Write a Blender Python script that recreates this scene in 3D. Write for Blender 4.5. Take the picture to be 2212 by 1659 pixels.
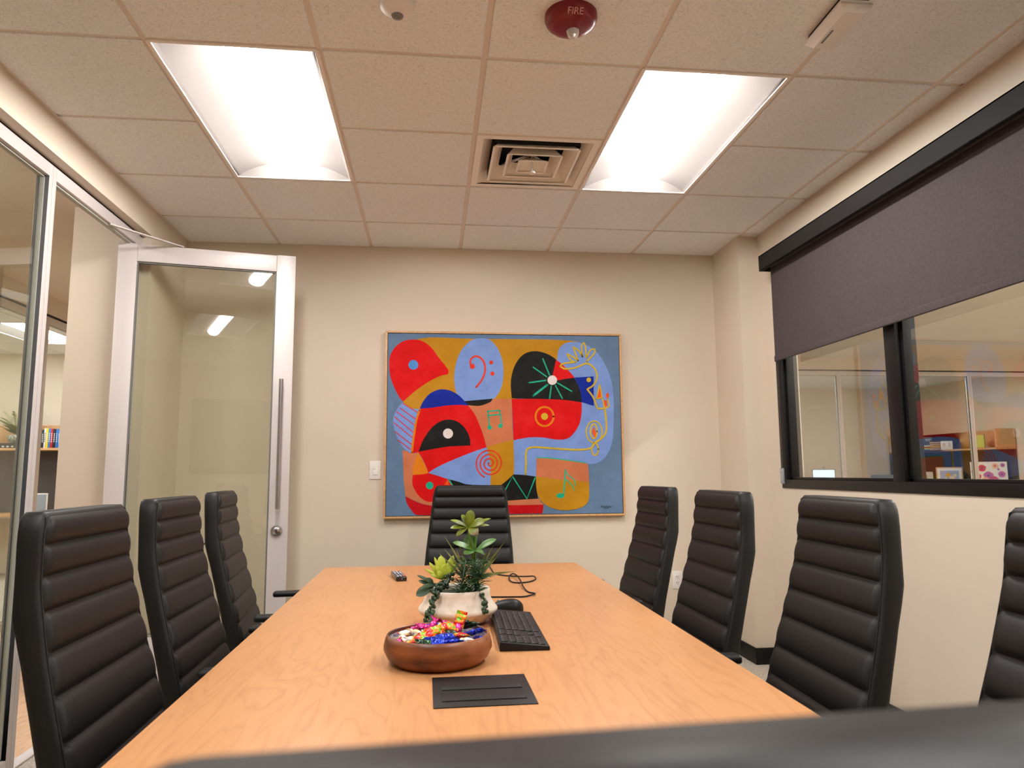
import bpy, bmesh, math, random
from mathutils import Vector, Matrix, Euler
from mathutils.geometry import tessellate_polygon
PI = math.pi
sc = bpy.context.scene
C = sc.collection
for o in list(bpy.data.objects): bpy.data.objects.remove(o)

# ------------------------------------------------------------------ camera
cd = bpy.data.cameras.new('camera'); cam = bpy.data.objects.new('camera', cd); C.objects.link(cam)
yaw, pit, rol = .1117, .1227, -.0073
F = Vector((math.sin(yaw)*math.cos(pit), math.cos(yaw)*math.cos(pit), math.sin(pit)))
r0 = Vector((math.cos(yaw), -math.sin(yaw), 0)); u0 = r0.cross(F)
R_ = r0*math.cos(rol)+u0*math.sin(rol); U_ = -r0*math.sin(rol)+u0*math.cos(rol)
m = Matrix((R_, U_, -F)).transposed().to_4x4(); m.translation = Vector((0, 0, 1.1865))
cam.matrix_world = m
cd.sensor_fit = 'HORIZONTAL'; cd.sensor_width = 36; cd.lens = 1548.48/2212*36
cd.clip_start = .02; cd.clip_end = 60
cd.dof.use_dof = True; cd.dof.focus_distance = 2.6; cd.dof.aperture_fstop = 7.5
sc.camera = cam

# ------------------------------------------------------------------ world, view
w = bpy.data.worlds.new('world'); sc.world = w; w.use_nodes = True
w.node_tree.nodes['Background'].inputs[0].default_value = (1, .93, .85, 1)
w.node_tree.nodes['Background'].inputs[1].default_value = .15
vs = sc.view_settings
vs.view_transform = 'Standard'; vs.look = 'None'; vs.gamma = 1; vs.use_curve_mapping = False
vs.exposure = 0.14
cy = sc.cycles
cy.use_denoising = True; cy.use_adaptive_sampling = True; cy.adaptive_threshold = .015
cy.max_bounces = 9; cy.diffuse_bounces = 5; cy.glossy_bounces = 4; cy.transmission_bounces = 6; cy.transparent_max_bounces = 14
cy.sample_clamp_indirect = 6; cy.caustics_reflective = False; cy.caustics_refractive = False
LAMP = 66.0          # brightness of the tubes in this room
LAMP_BG = 60.0       # and of those in the neighbouring offices

# ------------------------------------------------------------------ helpers
def rot(x=0, y=0, z=0): return Euler((x, y, z)).to_matrix()

class MB:
    """collects shapes; build() links them as ONE mesh object"""
    def __init__(s): s.bm = bmesh.new(); s.mi = 0
    def _fin(s, geom_faces):
        for f in geom_faces: f.material_index = s.mi
    def verts(s, vs_, faces, smooth=True):
        V = [s.bm.verts.new(v) for v in vs_]
        out = []
        for f in faces:
            try:
                g = s.bm.faces.new([V[i] for i in f]); g.material_index = s.mi; out.append(g)
            except ValueError: pass
        return V, out
    def box(s, x0, x1, y0, y1, z0, z1, bev=0, M=None, seg=2):
        b = bmesh.new()
        bmesh.ops.create_cube(b, size=1)
        for v in b.verts:
            v.co = Vector((x0+(v.co.x+.5)*(x1-x0), y0+(v.co.y+.5)*(y1-y0), z0+(v.co.z+.5)*(z1-z0)))
        if bev: bmesh.ops.bevel(b, geom=b.edges[:]+b.verts[:], offset=bev, segments=seg, profile=.6, affect='EDGES', clamp_overlap=True)
        s.merge(b, M); return s
    def merge(s, b, M=None):
        if M is not None:
            for v in b.verts: v.co = M @ v.co
            if M.to_3x3().determinant() < 0: bmesh.ops.reverse_faces(b, faces=b.faces[:])
        mp = {}
        for v in b.verts: mp[v] = s.bm.verts.new(v.co)
        for f in b.faces:
            g = s.bm.faces.new([mp[v] for v in f.verts]); g.material_index = s.mi
        b.free()
    def cyl(s, p0, p1, r0, r1=None, seg=16, cap=True):
        p0, p1 = Vector(p0), Vector(p1); r1 = r0 if r1 is None else r1
        d = (p1-p0).normalized(); a = d.orthogonal().normalized(); b = d.cross(a)
        L = []
        for p, r in ((p0, r0), (p1, r1)):
            L.append([s.bm.verts.new(p+(a*math.cos(2*PI*i/seg)+b*math.sin(2*PI*i/seg))*r) for i in range(seg)])
        fs = []
        for i in range(seg):
            j = (i+1) % seg
            fs.append(s.bm.faces.new((L[0][i], L[0][j], L[1][j], L[1][i])))
        if cap: fs.append(s.bm.faces.new(L[0][::-1])); fs.append(s.bm.faces.new(L[1]))
        s._fin(fs); return s
    def lathe(s, prof, seg=32, M=None, sx=1, sy=1, close=False):
        """prof: list of (r, z)"""
        rings = []
        for r, z in prof:
            if r < 1e-6:
                p = Vector((0, 0, z)); p = M @ p if M is not None else p
                rings.append([s.bm.verts.new(p)])
            else:
                ring = []
                for i in range(seg):
                    p = Vector((r*sx*math.cos(2*PI*i/seg), r*sy*math.sin(2*PI*i/seg), z))
                    ring.append(s.bm.verts.new(M @ p if M is not None else p))
                rings.append(ring)
        fs = []
        for A, B in zip(rings, rings[1:]):
            for i in range(seg):
                j = (i+1) % seg
                if len(A) == 1 and len(B) == 1: continue
                if len(A) == 1: fs.append(s.bm.faces.new((A[0], B[j], B[i])))
                elif len(B) == 1: fs.append(s.bm.faces.new((A[i], A[j], B[0])))
                else: fs.append(s.bm.faces.new((A[i], A[j], B[j], B[i])))
        s._fin(fs); return s
    def sphere(s, c, r, seg=12, sx=1, sy=1, sz=1, M=None):
        n = max(4, seg//2)
        T = Matrix.Translation(Vector(c)) @ (M.to_4x4() if M is not None else Matrix.Identity(4))
        return s.lathe([(r*math.sin(PI*i/n), -r*sz*math.cos(PI*i/n)) for i in range(n+1)], seg, T, sx, sy)
    def tube(s, pts, r, seg=8, cap=True):
        pts = [Vector(p) for p in pts]; n = len(pts)
        rr = r if isinstance(r, (list, tuple)) else [r]*n
        prev = None; L = []
        for i, p in enumerate(pts):
            d = (pts[min(i+1, n-1)]-pts[max(i-1, 0)]).normalized()
            if prev is None: a = d.orthogonal().normalized()
            else: a = (prev-d*prev.dot(d)).normalized()
            prev = a; b = d.cross(a)
            L.append([s.bm.verts.new(p+(a*math.cos(2*PI*k/seg)+b*math.sin(2*PI*k/seg))*rr[i]) for k in range(seg)])
        fs = []
        for A, B in zip(L, L[1:]):
            for k in range(seg):
                j = (k+1) % seg; fs.append(s.bm.faces.new((A[k], A[j], B[j], B[k])))
        if cap: fs.append(s.bm.faces.new(L[0][::-1])); fs.append(s.bm.faces.new(L[-1]))
        s._fin(fs); return s
    def prism(s, poly, h0, h1, M=None):
        """poly in (x,y), extruded in z from h0 to h1"""
        n = len(poly)
        area = sum(poly[i][0]*poly[(i+1) % n][1]-poly[(i+1) % n][0]*poly[i][1] for i in range(n))
        if area < 0: poly = poly[::-1]
        T = (lambda p: M @ Vector(p)) if M is not None else Vector
        A = [s.bm.verts.new(T((x, y, h0))) for x, y in poly]; B = [s.bm.verts.new(T((x, y, h1))) for x, y in poly]
        fs = [s.bm.faces.new((A[i], A[(i+1) % n], B[(i+1) % n], B[i])) for i in range(n)]
        fs += [s.bm.faces.new(A[::-1]), s.bm.faces.new(B)]
        s._fin(fs); return s
    def grid(s, fn, nu, nv, closeu=False):
        G = [[s.bm.verts.new(fn(i/nu, j/nv)) for i in range(nu+(0 if closeu else 1))] for j in range(nv+1)]
        fs = []
        for j in range(nv):
            for i in range(nu):
                k = (i+1) % nu if closeu else i+1
                fs.append(s.bm.faces.new((G[j][i], G[j][k], G[j+1][k], G[j+1][i])))
        s._fin(fs); return s
    def build(s, name, mat, parent=None, ang=38, mods=None):
        bmesh.ops.remove_doubles(s.bm, verts=s.bm.verts[:], dist=1e-6)
        s.bm.normal_update()
        for f in s.bm.faces: f.smooth = True
        lim = math.radians(ang)
        for e in s.bm.edges:
            e.smooth = not (len(e.link_faces) == 2 and e.calc_face_angle(0) > lim)
        me = bpy.data.meshes.new(name); s.bm.to_mesh(me); s.bm.free()
        for mt in (mat if isinstance(mat, (list, tuple)) else [mat]): me.materials.append(mt)
        o = bpy.data.objects.new(name, me); C.objects.link(o)
        if parent is not None: o.parent = parent
        return o

def thing(name, label, cat, loc=(0, 0, 0), rz=0, group=None):
    o = bpy.data.objects.new(name, None); C.objects.link(o); o.empty_display_size = .05
    o.location = loc; o.rotation_euler = (0, 0, rz)
    return tag(o, label, cat, group)
def tag(o, label, cat, group=None, kind=None):
    o['label'] = label; o['category'] = cat
    if group: o['group'] = group
    if kind: o['kind'] = kind
    return o
def struct(o): o['kind'] = 'structure'; return o
def dup(root, loc, rz, label, group=None):
    r = root.copy(); C.objects.link(r); r.location = loc; r.rotation_euler = (0, 0, rz); r['label'] = label
    if group: r['group'] = group
    for ch in list(root.children):
        c = ch.copy(); C.objects.link(c); c.parent = r
        for g in list(ch.children):
            d = g.copy(); C.objects.link(d); d.parent = c
    return r

# ------------------------------------------------------------------ materials
def mat(name, col, rough=.5, metal=0, **k):
    m = bpy.data.materials.new(name); m.use_nodes = True
    b = m.node_tree.nodes['Principled BSDF']
    b.inputs['Base Color'].default_value = (*col, 1); b.inputs['Roughness'].default_value = rough
    b.inputs['Metallic'].default_value = metal
    for a, v in k.items(): b.inputs[a.replace('_', ' ')].default_value = v
    return m
def srgb(r, g, b): return tuple((c/255/12.92 if c/255 <= .04045 else ((c/255+.055)/1.055)**2.4) for c in (r, g, b))
def nodes(m): return m.node_tree.nodes, m.node_tree.links
def coord(m, scale=(1, 1, 1), rotz=0):
    N, L = nodes(m); t = N.new('ShaderNodeTexCoord'); mp = N.new('ShaderNodeMapping')
    L.new(t.outputs['Object'], mp.inputs[0]); mp.inputs['Scale'].default_value = scale; mp.inputs['Rotation'].default_value = (0, 0, rotz)
    return mp
def noise(m, sc_=20, det=4, vec=None, rough=.55, dist=0):
    N, L = nodes(m); n = N.new('ShaderNodeTexNoise'); n.inputs['Scale'].default_value = sc_; n.inputs['Detail'].default_value = det
    n.inputs['Roughness'].default_value = rough; n.inputs['Distortion'].default_value = dist
    L.new((vec or coord(m)).outputs[0], n.inputs['Vector']); return n
def ramp(m, src, stops, mode='LINEAR'):
    N, L = nodes(m); r = N.new('ShaderNodeValToRGB'); r.color_ramp.interpolation = mode
    el = r.color_ramp.elements
    while len(el) < len(stops): el.new(.5)
    for e, (p, c) in zip(el, stops): e.position = p; e.color = (*c, 1)
    L.new(src, r.inputs[0]); return r
def bump(m, src, strength=.2, dist=.002):
    N, L = nodes(m); b = N.new('ShaderNodeBump'); b.inputs['Strength'].default_value = strength; b.inputs['Distance'].default_value = dist
    L.new(src, b.inputs['Height']); L.new(b.outputs[0], N['Principled BSDF'].inputs['Normal']); return b
def setcol(m, out): nodes(m)[1].new(out, nodes(m)[0]['Principled BSDF'].inputs['Base Color'])
def tint(c, f): return tuple(min(1, x*f) for x in c)
def emis(name, col, strength):
    m = mat(name, (0.9, .9, .9)); b = m.node_tree.nodes['Principled BSDF']
    b.inputs['Emission Color'].default_value = (*col, 1); b.inputs['Emission Strength'].default_value = strength; return m
def glassmat(name, tintc=(.93, .96, .94), refl=1.0, ior=1.5):
    m = bpy.data.materials.new(name); m.use_nodes = True; N, L = nodes(m)
    for n in list(N): N.remove(n)
    out = N.new('ShaderNodeOutputMaterial'); mix = N.new('ShaderNodeMixShader'); t = N.new('ShaderNodeBsdfTransparent'); g = N.new('ShaderNodeBsdfGlossy')
    fr = N.new('ShaderNodeFresnel'); fr.inputs[0].default_value = ior; mu = N.new('ShaderNodeMath'); mu.operation = 'MULTIPLY'; mu.inputs[1].default_value = refl; mu.use_clamp = True
    geo = N.new('ShaderNodeNewGeometry')
    t.inputs[0].default_value = (*tintc, 1); g.inputs['Roughness'].default_value = 0; g.inputs[0].default_value = (.97, 1, .98, 1)
    bf = N.new('ShaderNodeMath'); bf.operation = 'SUBTRACT'; bf.inputs[0].default_value = 1; L.new(geo.outputs['Backfacing'], bf.inputs[1])
    m2 = N.new('ShaderNodeMath'); m2.operation = 'MULTIPLY'; L.new(fr.outputs[0], mu.inputs[0]); L.new(mu.outputs[0], m2.inputs[0]); L.new(bf.outputs[0], m2.inputs[1]); L.new(m2.outputs[0], mix.inputs[0]); L.new(t.outputs[0], mix.inputs[1]); L.new(g.outputs[0], mix.inputs[2]); L.new(mix.outputs[0], out.inputs[0])
    return m

def paint(name, col):
    m = mat(name, col, .6); n = noise(m, 260, 3); bump(m, n.outputs[0], .12, .0008)
    n2 = noise(m, 1.3, 2); r = ramp(m, n2.outputs[0], [(.3, tint(col, .97)), (.7, tint(col, 1.03))]); setcol(m, r.outputs[0]); return m
M = {}
M['wall'] = paint('beige_wall_paint', srgb(214, 200, 182))
M['wall2'] = paint('light_wall_paint', srgb(222, 208, 188))
M['hallceil'] = paint('hall_ceiling_paint', srgb(224, 212, 198))
m = mat('ceiling_tile', srgb(205, 180, 158), .9); M['tile'] = m
n = noise(m, 150, 5, rough=.7); n3 = noise(m, 420, 3, rough=.8)
mx = nodes(m)[0].new('ShaderNodeMix'); mx.data_type = 'FLOAT'; mx.inputs[0].default_value = .5
nodes(m)[1].new(n.outputs[0], mx.inputs[2]); nodes(m)[1].new(n3.outputs[0], mx.inputs[3])
r = ramp(m, mx.outputs[0], [(.37, srgb(176, 172, 170)), (.455, srgb(236, 238, 240)), (.6, srgb(246, 248, 250))]); setcol(m, r.outputs[0]); bump(m, mx.outputs[0], .35, .003)
M['tbar'] = mat('ceiling_bar', srgb(226, 214, 204), .5)
M['dark'] = mat('plenum_dark', (.01, .01, .012), .9)
M['trofwhite'] = mat('troffer_white', srgb(240, 232, 226), .45)
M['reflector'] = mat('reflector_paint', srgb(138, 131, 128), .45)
M['lamp'] = emis('lamp_lens', (1, .975, .945), LAMP)
M['hall_fill'] = emis('hall_fill_lens', (1, .975, .94), 60)
M['open_fill'] = emis('open_area_fill_lens', (1, .97, .93), 120)
M['lamp_bg'] = emis('office_lamp_lens', (.96, .985, 1), LAMP_BG)
M['white'] = mat('white_plastic', srgb(232, 226, 222), .4)
M['offwhite'] = mat('grille_white', srgb(246, 238, 228), .4)
M['alu'] = mat('satin_aluminium', srgb(206, 198, 196), .4, .12)
n = noise(M['alu'], 60, 2, coord(M['alu'], (8, 8, .3))); bump(M['alu'], n.outputs[0], .008, .0003)
M['gasket'] = mat('grey_gasket', srgb(172, 174, 166), .6)
M['gasket2'] = mat('door_gasket', srgb(112, 114, 110), .6)
M['steel'] = mat('brushed_steel', srgb(200, 200, 205), .22, 1)
M['blackalu'] = mat('black_frame', (.005, .0048, .005), .4, 0, Specular_IOR_Level=.3)
M['fascia'] = mat('blind_fascia', (.013, .0115, .011), .7, 0, Specular_IOR_Level=.2)
m = mat('blind_fabric', srgb(70, 60, 62), .85); M['blind'] = m
n = noise(m, 1, 2, coord(m, (900, 900, 60))); n2 = noise(m, 1, 2, coord(m, (60, 60, 900)))
mx = nodes(m)[0].new('ShaderNodeMix'); mx.data_type = 'FLOAT'; mx.inputs[0].default_value = .5
nodes(m)[1].new(n.outputs[0], mx.inputs[2]); nodes(m)[1].new(n2.outputs[0], mx.inputs[3])
r = ramp(m, mx.outputs[0], [(.35, srgb(50, 42, 43)), (.65, srgb(76, 66, 67))]); setcol(m, r.outputs[0])
M['glass'] = glassmat('door_glass', (.935, .95, .91), 1.9)
M['farglass'] = glassmat('office_glass', (.975, .985, .98), .03)
M['winglass'] = glassmat('window_glass', (.975, .98, .97), 2.0)
m = mat('black_leather', (.0062, .0054, .0051), .49, 0, Specular_IOR_Level=.34); M['leather'] = m
vo = nodes(m)[0].new('ShaderNodeTexVoronoi'); vo.inputs['Scale'].default_value = 520; nodes(m)[1].new(coord(m).outputs[0], vo.inputs['Vector']); bump(m, vo.outputs[0], .16, .0008)
M['seam'] = mat('black_thread', (.006, .006, .006), .7)
M['blackplastic'] = mat('black_plastic', (.009, .0085, .009), .45, 0, Specular_IOR_Level=.28)
M['glossblack'] = mat('gloss_black', (.012, .012, .013), .18)
M['chrome'] = mat('chrome', (.8, .8, .82), .12, 1)
m = mat('carpet', srgb(120, 108, 96), .95); M['carpet'] = m
n = noise(m, 1, 3, coord(m, (220, 40, 40)), .7); r = ramp(m, n.outputs[0], [(.3, srgb(140, 132, 120)), (.55, srgb(196, 188, 174)), (.75, srgb(228, 220, 206))]); setcol(m, r.outputs[0]); bump(m, n.outputs[0], .6, .006)
def wood(name, c0, c1, c2, grain=(14, 1.1, 14), dist=1.6, rough=.35, rings=True, bumpy=.03, wsc=1.6):
    m = mat(name, c1, rough); N, L = nodes(m)
    cd_ = coord(m, grain)
    n = noise(m, wsc, 3, cd_, .5, .35)
    mu = N.new('ShaderNodeMath'); mu.operation = 'MULTIPLY'; mu.inputs[1].default_value = 22 if rings else 6; L.new(n.outputs[0], mu.inputs[0])
    fr = N.new('ShaderNodeMath'); fr.operation = 'PINGPONG'; fr.inputs[1].default_value = 1; L.new(mu.outputs[0], fr.inputs[0])
    f2 = noise(m, 1, 3, coord(m, (grain[0]*22, grain[1]*7, grain[2]*22)), .6)
    a = N.new('ShaderNodeMath'); a.operation = 'POWER'; a.inputs[1].default_value = 2.2; L.new(fr.outputs[0], a.inputs[0])
    mx = N.new('ShaderNodeMix'); mx.data_type = 'FLOAT'; mx.inputs[0].default_value = .6; L.new(a.outputs[0], mx.inputs[2]); L.new(f2.outputs[0], mx.inputs[3])
    r = ramp(m, mx.outputs[0], [(.12, c2), (.5, c1), (.85, c0)]); setcol(m, r.outputs[0]); return m
M['maple'] = wood('maple_laminate', srgb(180, 126, 80), srgb(193, 138, 90), srgb(199, 145, 96), grain=(5.2, .85, 5), rough=.36)
M['oakframe'] = wood('pale_wood_frame', srgb(176, 126, 74), srgb(206, 158, 104), srgb(216, 170, 118), grain=(6, 6, 6), rough=.4)
M['hallfloor'] = wood('wood_floor', srgb(188, 140, 98), srgb(214, 170, 128), srgb(226, 186, 146), grain=(7, 1, 7), rough=.4)
M['officewood'] = wood('office_wood', srgb(190, 140, 90), srgb(208, 160, 108), srgb(216, 170, 120), grain=(2, 2, 8), rough=.45)
M['tackboard'] = mat('grey_tackboard', srgb(84, 80, 80), .9)
M['tackboard2'] = mat('brown_tackboard', srgb(70, 58, 56), .9)
# ================================================================== room shell
XL, XR, YB, YF, H = -1.6266, 2.1376, 4.8333, -2.05, 2.7296
GX, GY, T = -1.0309, 2.5163, .6096          # one crossing of the ceiling grid, tile module
def box_struct(name, m_, *b, **k):
    mb = MB()
    for q in b: mb.box(*q)
    return struct(mb.build(name, m_))
box_struct('floor', M['carpet'], (XL-.06, XR, YF, YB, -.02, 0))
box_struct('wall_back', M['wall'], (XL-.08, XR+.14, YB, YB+.12, 0, H+.1))
box_struct('wall_front', M['wall'], (XL-.12, XR+.14, YF-.12, YF, 0, H+.1))
# right wall with the window opening
WY0, WY1, WZ0, WZ1 = .55, 4.218, 1.08, 2.46
box_struct('wall_right', M['wall'], (XR, XR+.14, YF, YB, 0, WZ0), (XR, XR+.14, YF, YB, WZ1, H+.1), (XR, XR+.14, YF, WY0, WZ0, WZ1), (XR, XR+.14, WY1, YB, WZ0, WZ1))
box_struct('wall_pilaster', M['wall'], (2.0005, XR+.002, 4.4001, YB+.002, 0, H+.1))
# left wall: header above the storefront, end wall beyond the door
JY = 4.25
box_struct('wall_left', M['wall'], (-1.76, XL, YF, YB, 2.568, H+.1), (-2.062, XL, JY, YB, 0, 2.568), (-2.062, -1.76, JY, YB, 2.568, H+.1))
# cove base
def cove(name, pts, h=.1, t=.008):
    mb = MB()
    for (x0, y0), (x1, y1) in zip(pts, pts[1:]):
        mb.box(min(x0, x1)-(t if abs(x1-x0) < 1e-4 else 0), max(x0, x1), min(y0, y1)-(t if abs(y1-y0) < 1e-4 else 0), max(y0, y1), 0, h, .003)
    return struct(mb.build(name, M['blackplastic']))
cove('baseboard_back', [(XL, YB), (2.0005, YB)])
cove('baseboard_right', [(XR, YF), (XR, 4.4), (1.9925, 4.4), (2.0005, 4.4), (2.0005, YB)])

def ceiling(name, x0, x1, y0, y1, gx, gy, holes=(), z=H, bars=True):
    xs = sorted({x0, x1} | {gx+i*T for i in range(-30, 31) if x0+.02 < gx+i*T < x1-.02})
    ys = sorted({y0, y1} | {gy+i*T for i in range(-30, 31) if y0+.02 < gy+i*T < y1-.02})
    mb = MB(); g = .011
    def hole(cx, cy_): return any(a < cx < b and c < cy_ < d for a, b, c, d in holes)
    for a, b in zip(xs, xs[1:]):
        for c, d in zip(ys, ys[1:]):
            if hole((a+b)/2, (c+d)/2): continue
            mb.box(a+(g if a > x0 else 0), b-(g if b < x1 else 0), c+(g if c > y0 else 0), d-(g if d < y1 else 0), z, z+.02, .0015, seg=1)
    o = struct(mb.build(name, M['tile']))
    mb = MB()
    for x in xs[1:-1]: mb.box(x-.012, x+.012, y0, y1, z+.006, z+.012)
    for y in ys[1:-1]:
        for a, b in zip(xs, xs[1:]):
            if hole((a+b)/2, y): continue
            mb.box(a+.0118, b-.0118, y-.012, y+.012, z+.0062, z+.012)
    mb.box(x0-.02, x1+.02, y0-.02, y1+.02, z+.13, z+.14)
    for x in (x0, x1): mb.box(x-.012 if x == x1 else x, x if x == x1 else x+.012, y0, y1, z-.0015, z-.0002)
    struct(mb.build('grid', M['tbar'], o)); return o
def cell(i, j, w=1, h=1): return (GX+i*T, GX+(i+w)*T, GY+j*T, GY+(j+h)*T)
trof = [cell(0, 0, 1, 2), cell(3, 0, 1, 2), cell(0, -4, 1, 2), cell(3, -4, 1, 2)]
diff = cell(2, 1)
ceiling('ceiling', XL, XR, YF, YB, GX, GY, trof+[diff])

# ------------------------------------------------------------------ troffers
def make_troffer(lamp, label):
    t = thing('troffer_light', label, 'ceiling light', group=None)
    w, l = .592, 1.201
    mb = MB()
    for s in (-1, 1):
        mb.box(s*w/2-.008, s*w/2+.008, -l/2, l/2, -.001, .03, .001, seg=1)
        mb.box(-w/2, w/2, s*l/2-.008, s*l/2+.008, -.001, .03, .001, seg=1)
    mb.build('frame', M['trofwhite'], t)
    mb = MB()
    def prof(u):          # u 0 rim .. 1 centre
        x = w/2-.008-(w/2-.078)*u; return x, .004+.062*math.sin(u*PI/2)**.9
    for s in (-1, 1):
        mb.grid(lambda u, v: Vector((s*prof(u)[0], -l/2+.01+v*(l-.02), prof(u)[1])), 14, 1)
    mb.box(-.075, .075, -l/2+.01, l/2-.01, .066, .07)
    for s in (-1, 1):     # end plates, leaning inwards
        pts = [prof(i/10) for i in range(11)]
        poly = [(x, z) for x, z in pts]+[(-x, z) for x, z in reversed(pts)]
        P = [Vector((x, s*(l/2-.01-(z-.004)*.55), z)) for x, z in poly]
        mb.verts(P, [tuple(range(len(P)))])
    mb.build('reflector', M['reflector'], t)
    mb = MB(); r = .062
    arc = [(r*math.cos(a), .056-.05*math.sin(a)) for a in [PI*i/16 for i in range(17)]]
    for (x0, z0), (x1, z1) in zip(arc, arc[1:]):
        mb.verts([(x0, -l/2+.045, z0), (x1, -l/2+.045, z1), (x1, l/2-.045, z1), (x0, l/2-.045, z0)], [(3, 2, 1, 0)])
    mb.build('lens', lamp, t, ang=60)
    for s in (-1, 1):
        mb = MB(); y = s*(l/2-.043)
        mb.prism([(x*1.05, z*1.0-.001) for x, z in arc], -.003, .003, Matrix(((1, 0, 0, 0), (0, 0, 1, y), (0, 1, 0, 0), (0, 0, 0, 1))))
        mb.build('end_cap', lamp, t)
    return t
def place(t, c): t.location = ((c[0]+c[1])/2, (c[2]+c[3])/2, H)
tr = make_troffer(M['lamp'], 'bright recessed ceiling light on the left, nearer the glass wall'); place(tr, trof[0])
tr['group'] = 'recessed ceiling lights of the meeting room'
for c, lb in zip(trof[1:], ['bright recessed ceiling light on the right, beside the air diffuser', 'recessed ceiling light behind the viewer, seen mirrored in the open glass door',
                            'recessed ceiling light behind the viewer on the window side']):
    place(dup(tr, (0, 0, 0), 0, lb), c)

# ------------------------------------------------------------------ air diffuser
t = thing('air_diffuser', 'square louvred air supply diffuser in the ceiling left of the right light', 'air vent', ((diff[0]+diff[1])/2, (diff[2]+diff[3])/2, H))
def frustum(mb, a0, z0, a1, z1, th=.0015, rc=.02):
    def ring(a, z):
        out = []
        for cx, cy_, s0 in ((1, 1, 0), (-1, 1, 1), (-1, -1, 2), (1, -1, 3)):
            for k in range(4):
                an = (s0+k/3)*PI/2; out.append(Vector(((a-rc)*cx+rc*math.cos(an), (a-rc)*cy_+rc*math.sin(an), z)))
        return out
    A, B, B2, A2 = ring(a0, z0), ring(a1, z1), ring(a1-th, z1+.002), ring(a0-th, z0+.002)
    n = len(A); V = [mb.bm.verts.new(p) for r in (A, B, B2, A2) for p in r]
    for q in range(4):
        for i in range(n):
            j = (i+1) % n; a, b = q*n, ((q+1) % 4)*n
            f = mb.bm.faces.new((V[a+i], V[a+j], V[b+j], V[b+i])); f.material_index = mb.mi
mb = MB(); g = T/2-.011
for a, b, c, d in ((-g, g, -g, -.262), (-g, g, .262, g), (-g, -.262, -.262, .262), (.262, g, -.262, .262)): mb.box(a, b, c, d, .001, .008)
frustum(mb, .268, .003, .196, .075, rc=.03)
mb.build('flange', M['offwhite'], t)
for k, (a0, z0, a1, z1) in enumerate(((.212, -.006, .158, .058), (.138, -.008, .098, .05), (.076, -.010, .02, .03))):
    mb = MB(); frustum(mb, a0, z0, a1, z1, .003, .016)
    for s in (-1, 1):     # flat rolled lip
        mb.box(-a0+.012, a0-.012, s*a0-(.012 if s > 0 else 0), s*a0+(0 if s > 0 else .012), z0-.002, z0+.001, .001)
        mb.box(s*a0-(.012 if s > 0 else 0), s*a0+(0 if s > 0 else .012), -a0+.012, a0-.012, z0-.002, z0+.001, .001)
    mb.build('louvre_cone', M['offwhite'], t)
mb = MB()
mb.box(-.21, .21, .205, .21, .01, .125); mb.box(-.21, .21, -.21, -.205, .01, .125); mb.box(.205, .21, -.21, .21, .01, .125); mb.box(-.21, -.205, -.21, .21, .01, .125); mb.box(-.21, .21, -.21, .21, .12, .125)
mb.build('duct_box', M['dark'], t)
mb = MB()
for a in range(4):
    mb.box(-.004, .004, 0, .2, .05, .065, M=rot(z=PI/4+a*PI/2).to_4x4())
mb.build('support_arm', M['steel'], t)
mb = MB(); mb.cyl((0, -.01, -.045), (0, 0, .05), .003); mb.cyl((0, -.01, -.05), (0, -.01, -.042), .016, seg=20)
mb.build('damper_knob', M['white'], t)

# ------------------------------------------------------------------ ceiling devices
t = thing('fire_strobe', 'dark red round fire alarm strobe on the ceiling', 'fire alarm', (.462, 2.235, H))
red = mat('alarm_red', srgb(124, 6, 20), .3)
mb = MB(); mb.lathe([(.0, .0), (.089, 0), (.0895, -.012), (.085, -.026), (.072, -.038), (.05, -.045), (.0, -.047)], 48); mb.build('housing', red, t)
mb = MB(); mb.lathe([(.0, 0), (.022, 0), (.0225, -.006), (.017, -.022), (.008, -.028), (0, -.029)], 12, Matrix.Translation((.008, .012, -.044)))
clear = mat('clear_lens', srgb(220, 215, 210), .1, 0, Transmission_Weight=.3)
mb.build('strobe_lens', clear, t, ang=15)
def text(name, s, size, matr, m_, parent, ext=.0006):
    cu = bpy.data.curves.new(name, 'FONT'); cu.body = s; cu.size = size; cu.extrude = ext; cu.align_x = 'CENTER'; cu.align_y = 'CENTER'
    tmp = bpy.data.objects.new(name, cu); C.objects.link(tmp)
    dg = bpy.context.evaluated_depsgraph_get(); me = bpy.data.meshes.new_from_object(tmp.evaluated_get(dg)); bpy.data.objects.remove(tmp)
    me.transform(matr); me.materials.clear(); me.materials.append(m_); me.name = name
    o = bpy.data.objects.new(name, me); C.objects.link(o); o.parent = parent; return o
MT = Matrix.Translation; RX = lambda a: Matrix.Rotation(a, 4, 'X'); RY = lambda a: Matrix.Rotation(a, 4, 'Y'); RZ = lambda a: Matrix.Rotation(a, 4, 'Z')
text('lettering', 'FIRE', .030, MT((0, -.0765, -.0335)) @ RX(math.radians(-42)) @ RX(PI) @ Matrix.Scale(1, 4), mat('pale_lettering', srgb(205, 150, 150), .5), t, .002)
t = thing('occupancy_sensor', 'round white occupancy sensor at the top edge of the ceiling', 'sensor', (-.122, 2.215, H))
mb = MB(); mb.lathe([(0, 0), (.058, 0), (.06, -.01), (.056, -.026), (.042, -.038), (.022, -.044), (0, -.044)], 40); mb.build('housing', M['white'], t)
mb = MB(); mb.lathe([(0, 0), (.019, 0), (.02, -.003), (.018, -.008), (.01, -.012), (0, -.013)], 24, MT((.0, .012, -.0415))); mb.build('lens', mat('sensor_lens', srgb(120, 116, 112), .25), t)
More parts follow.
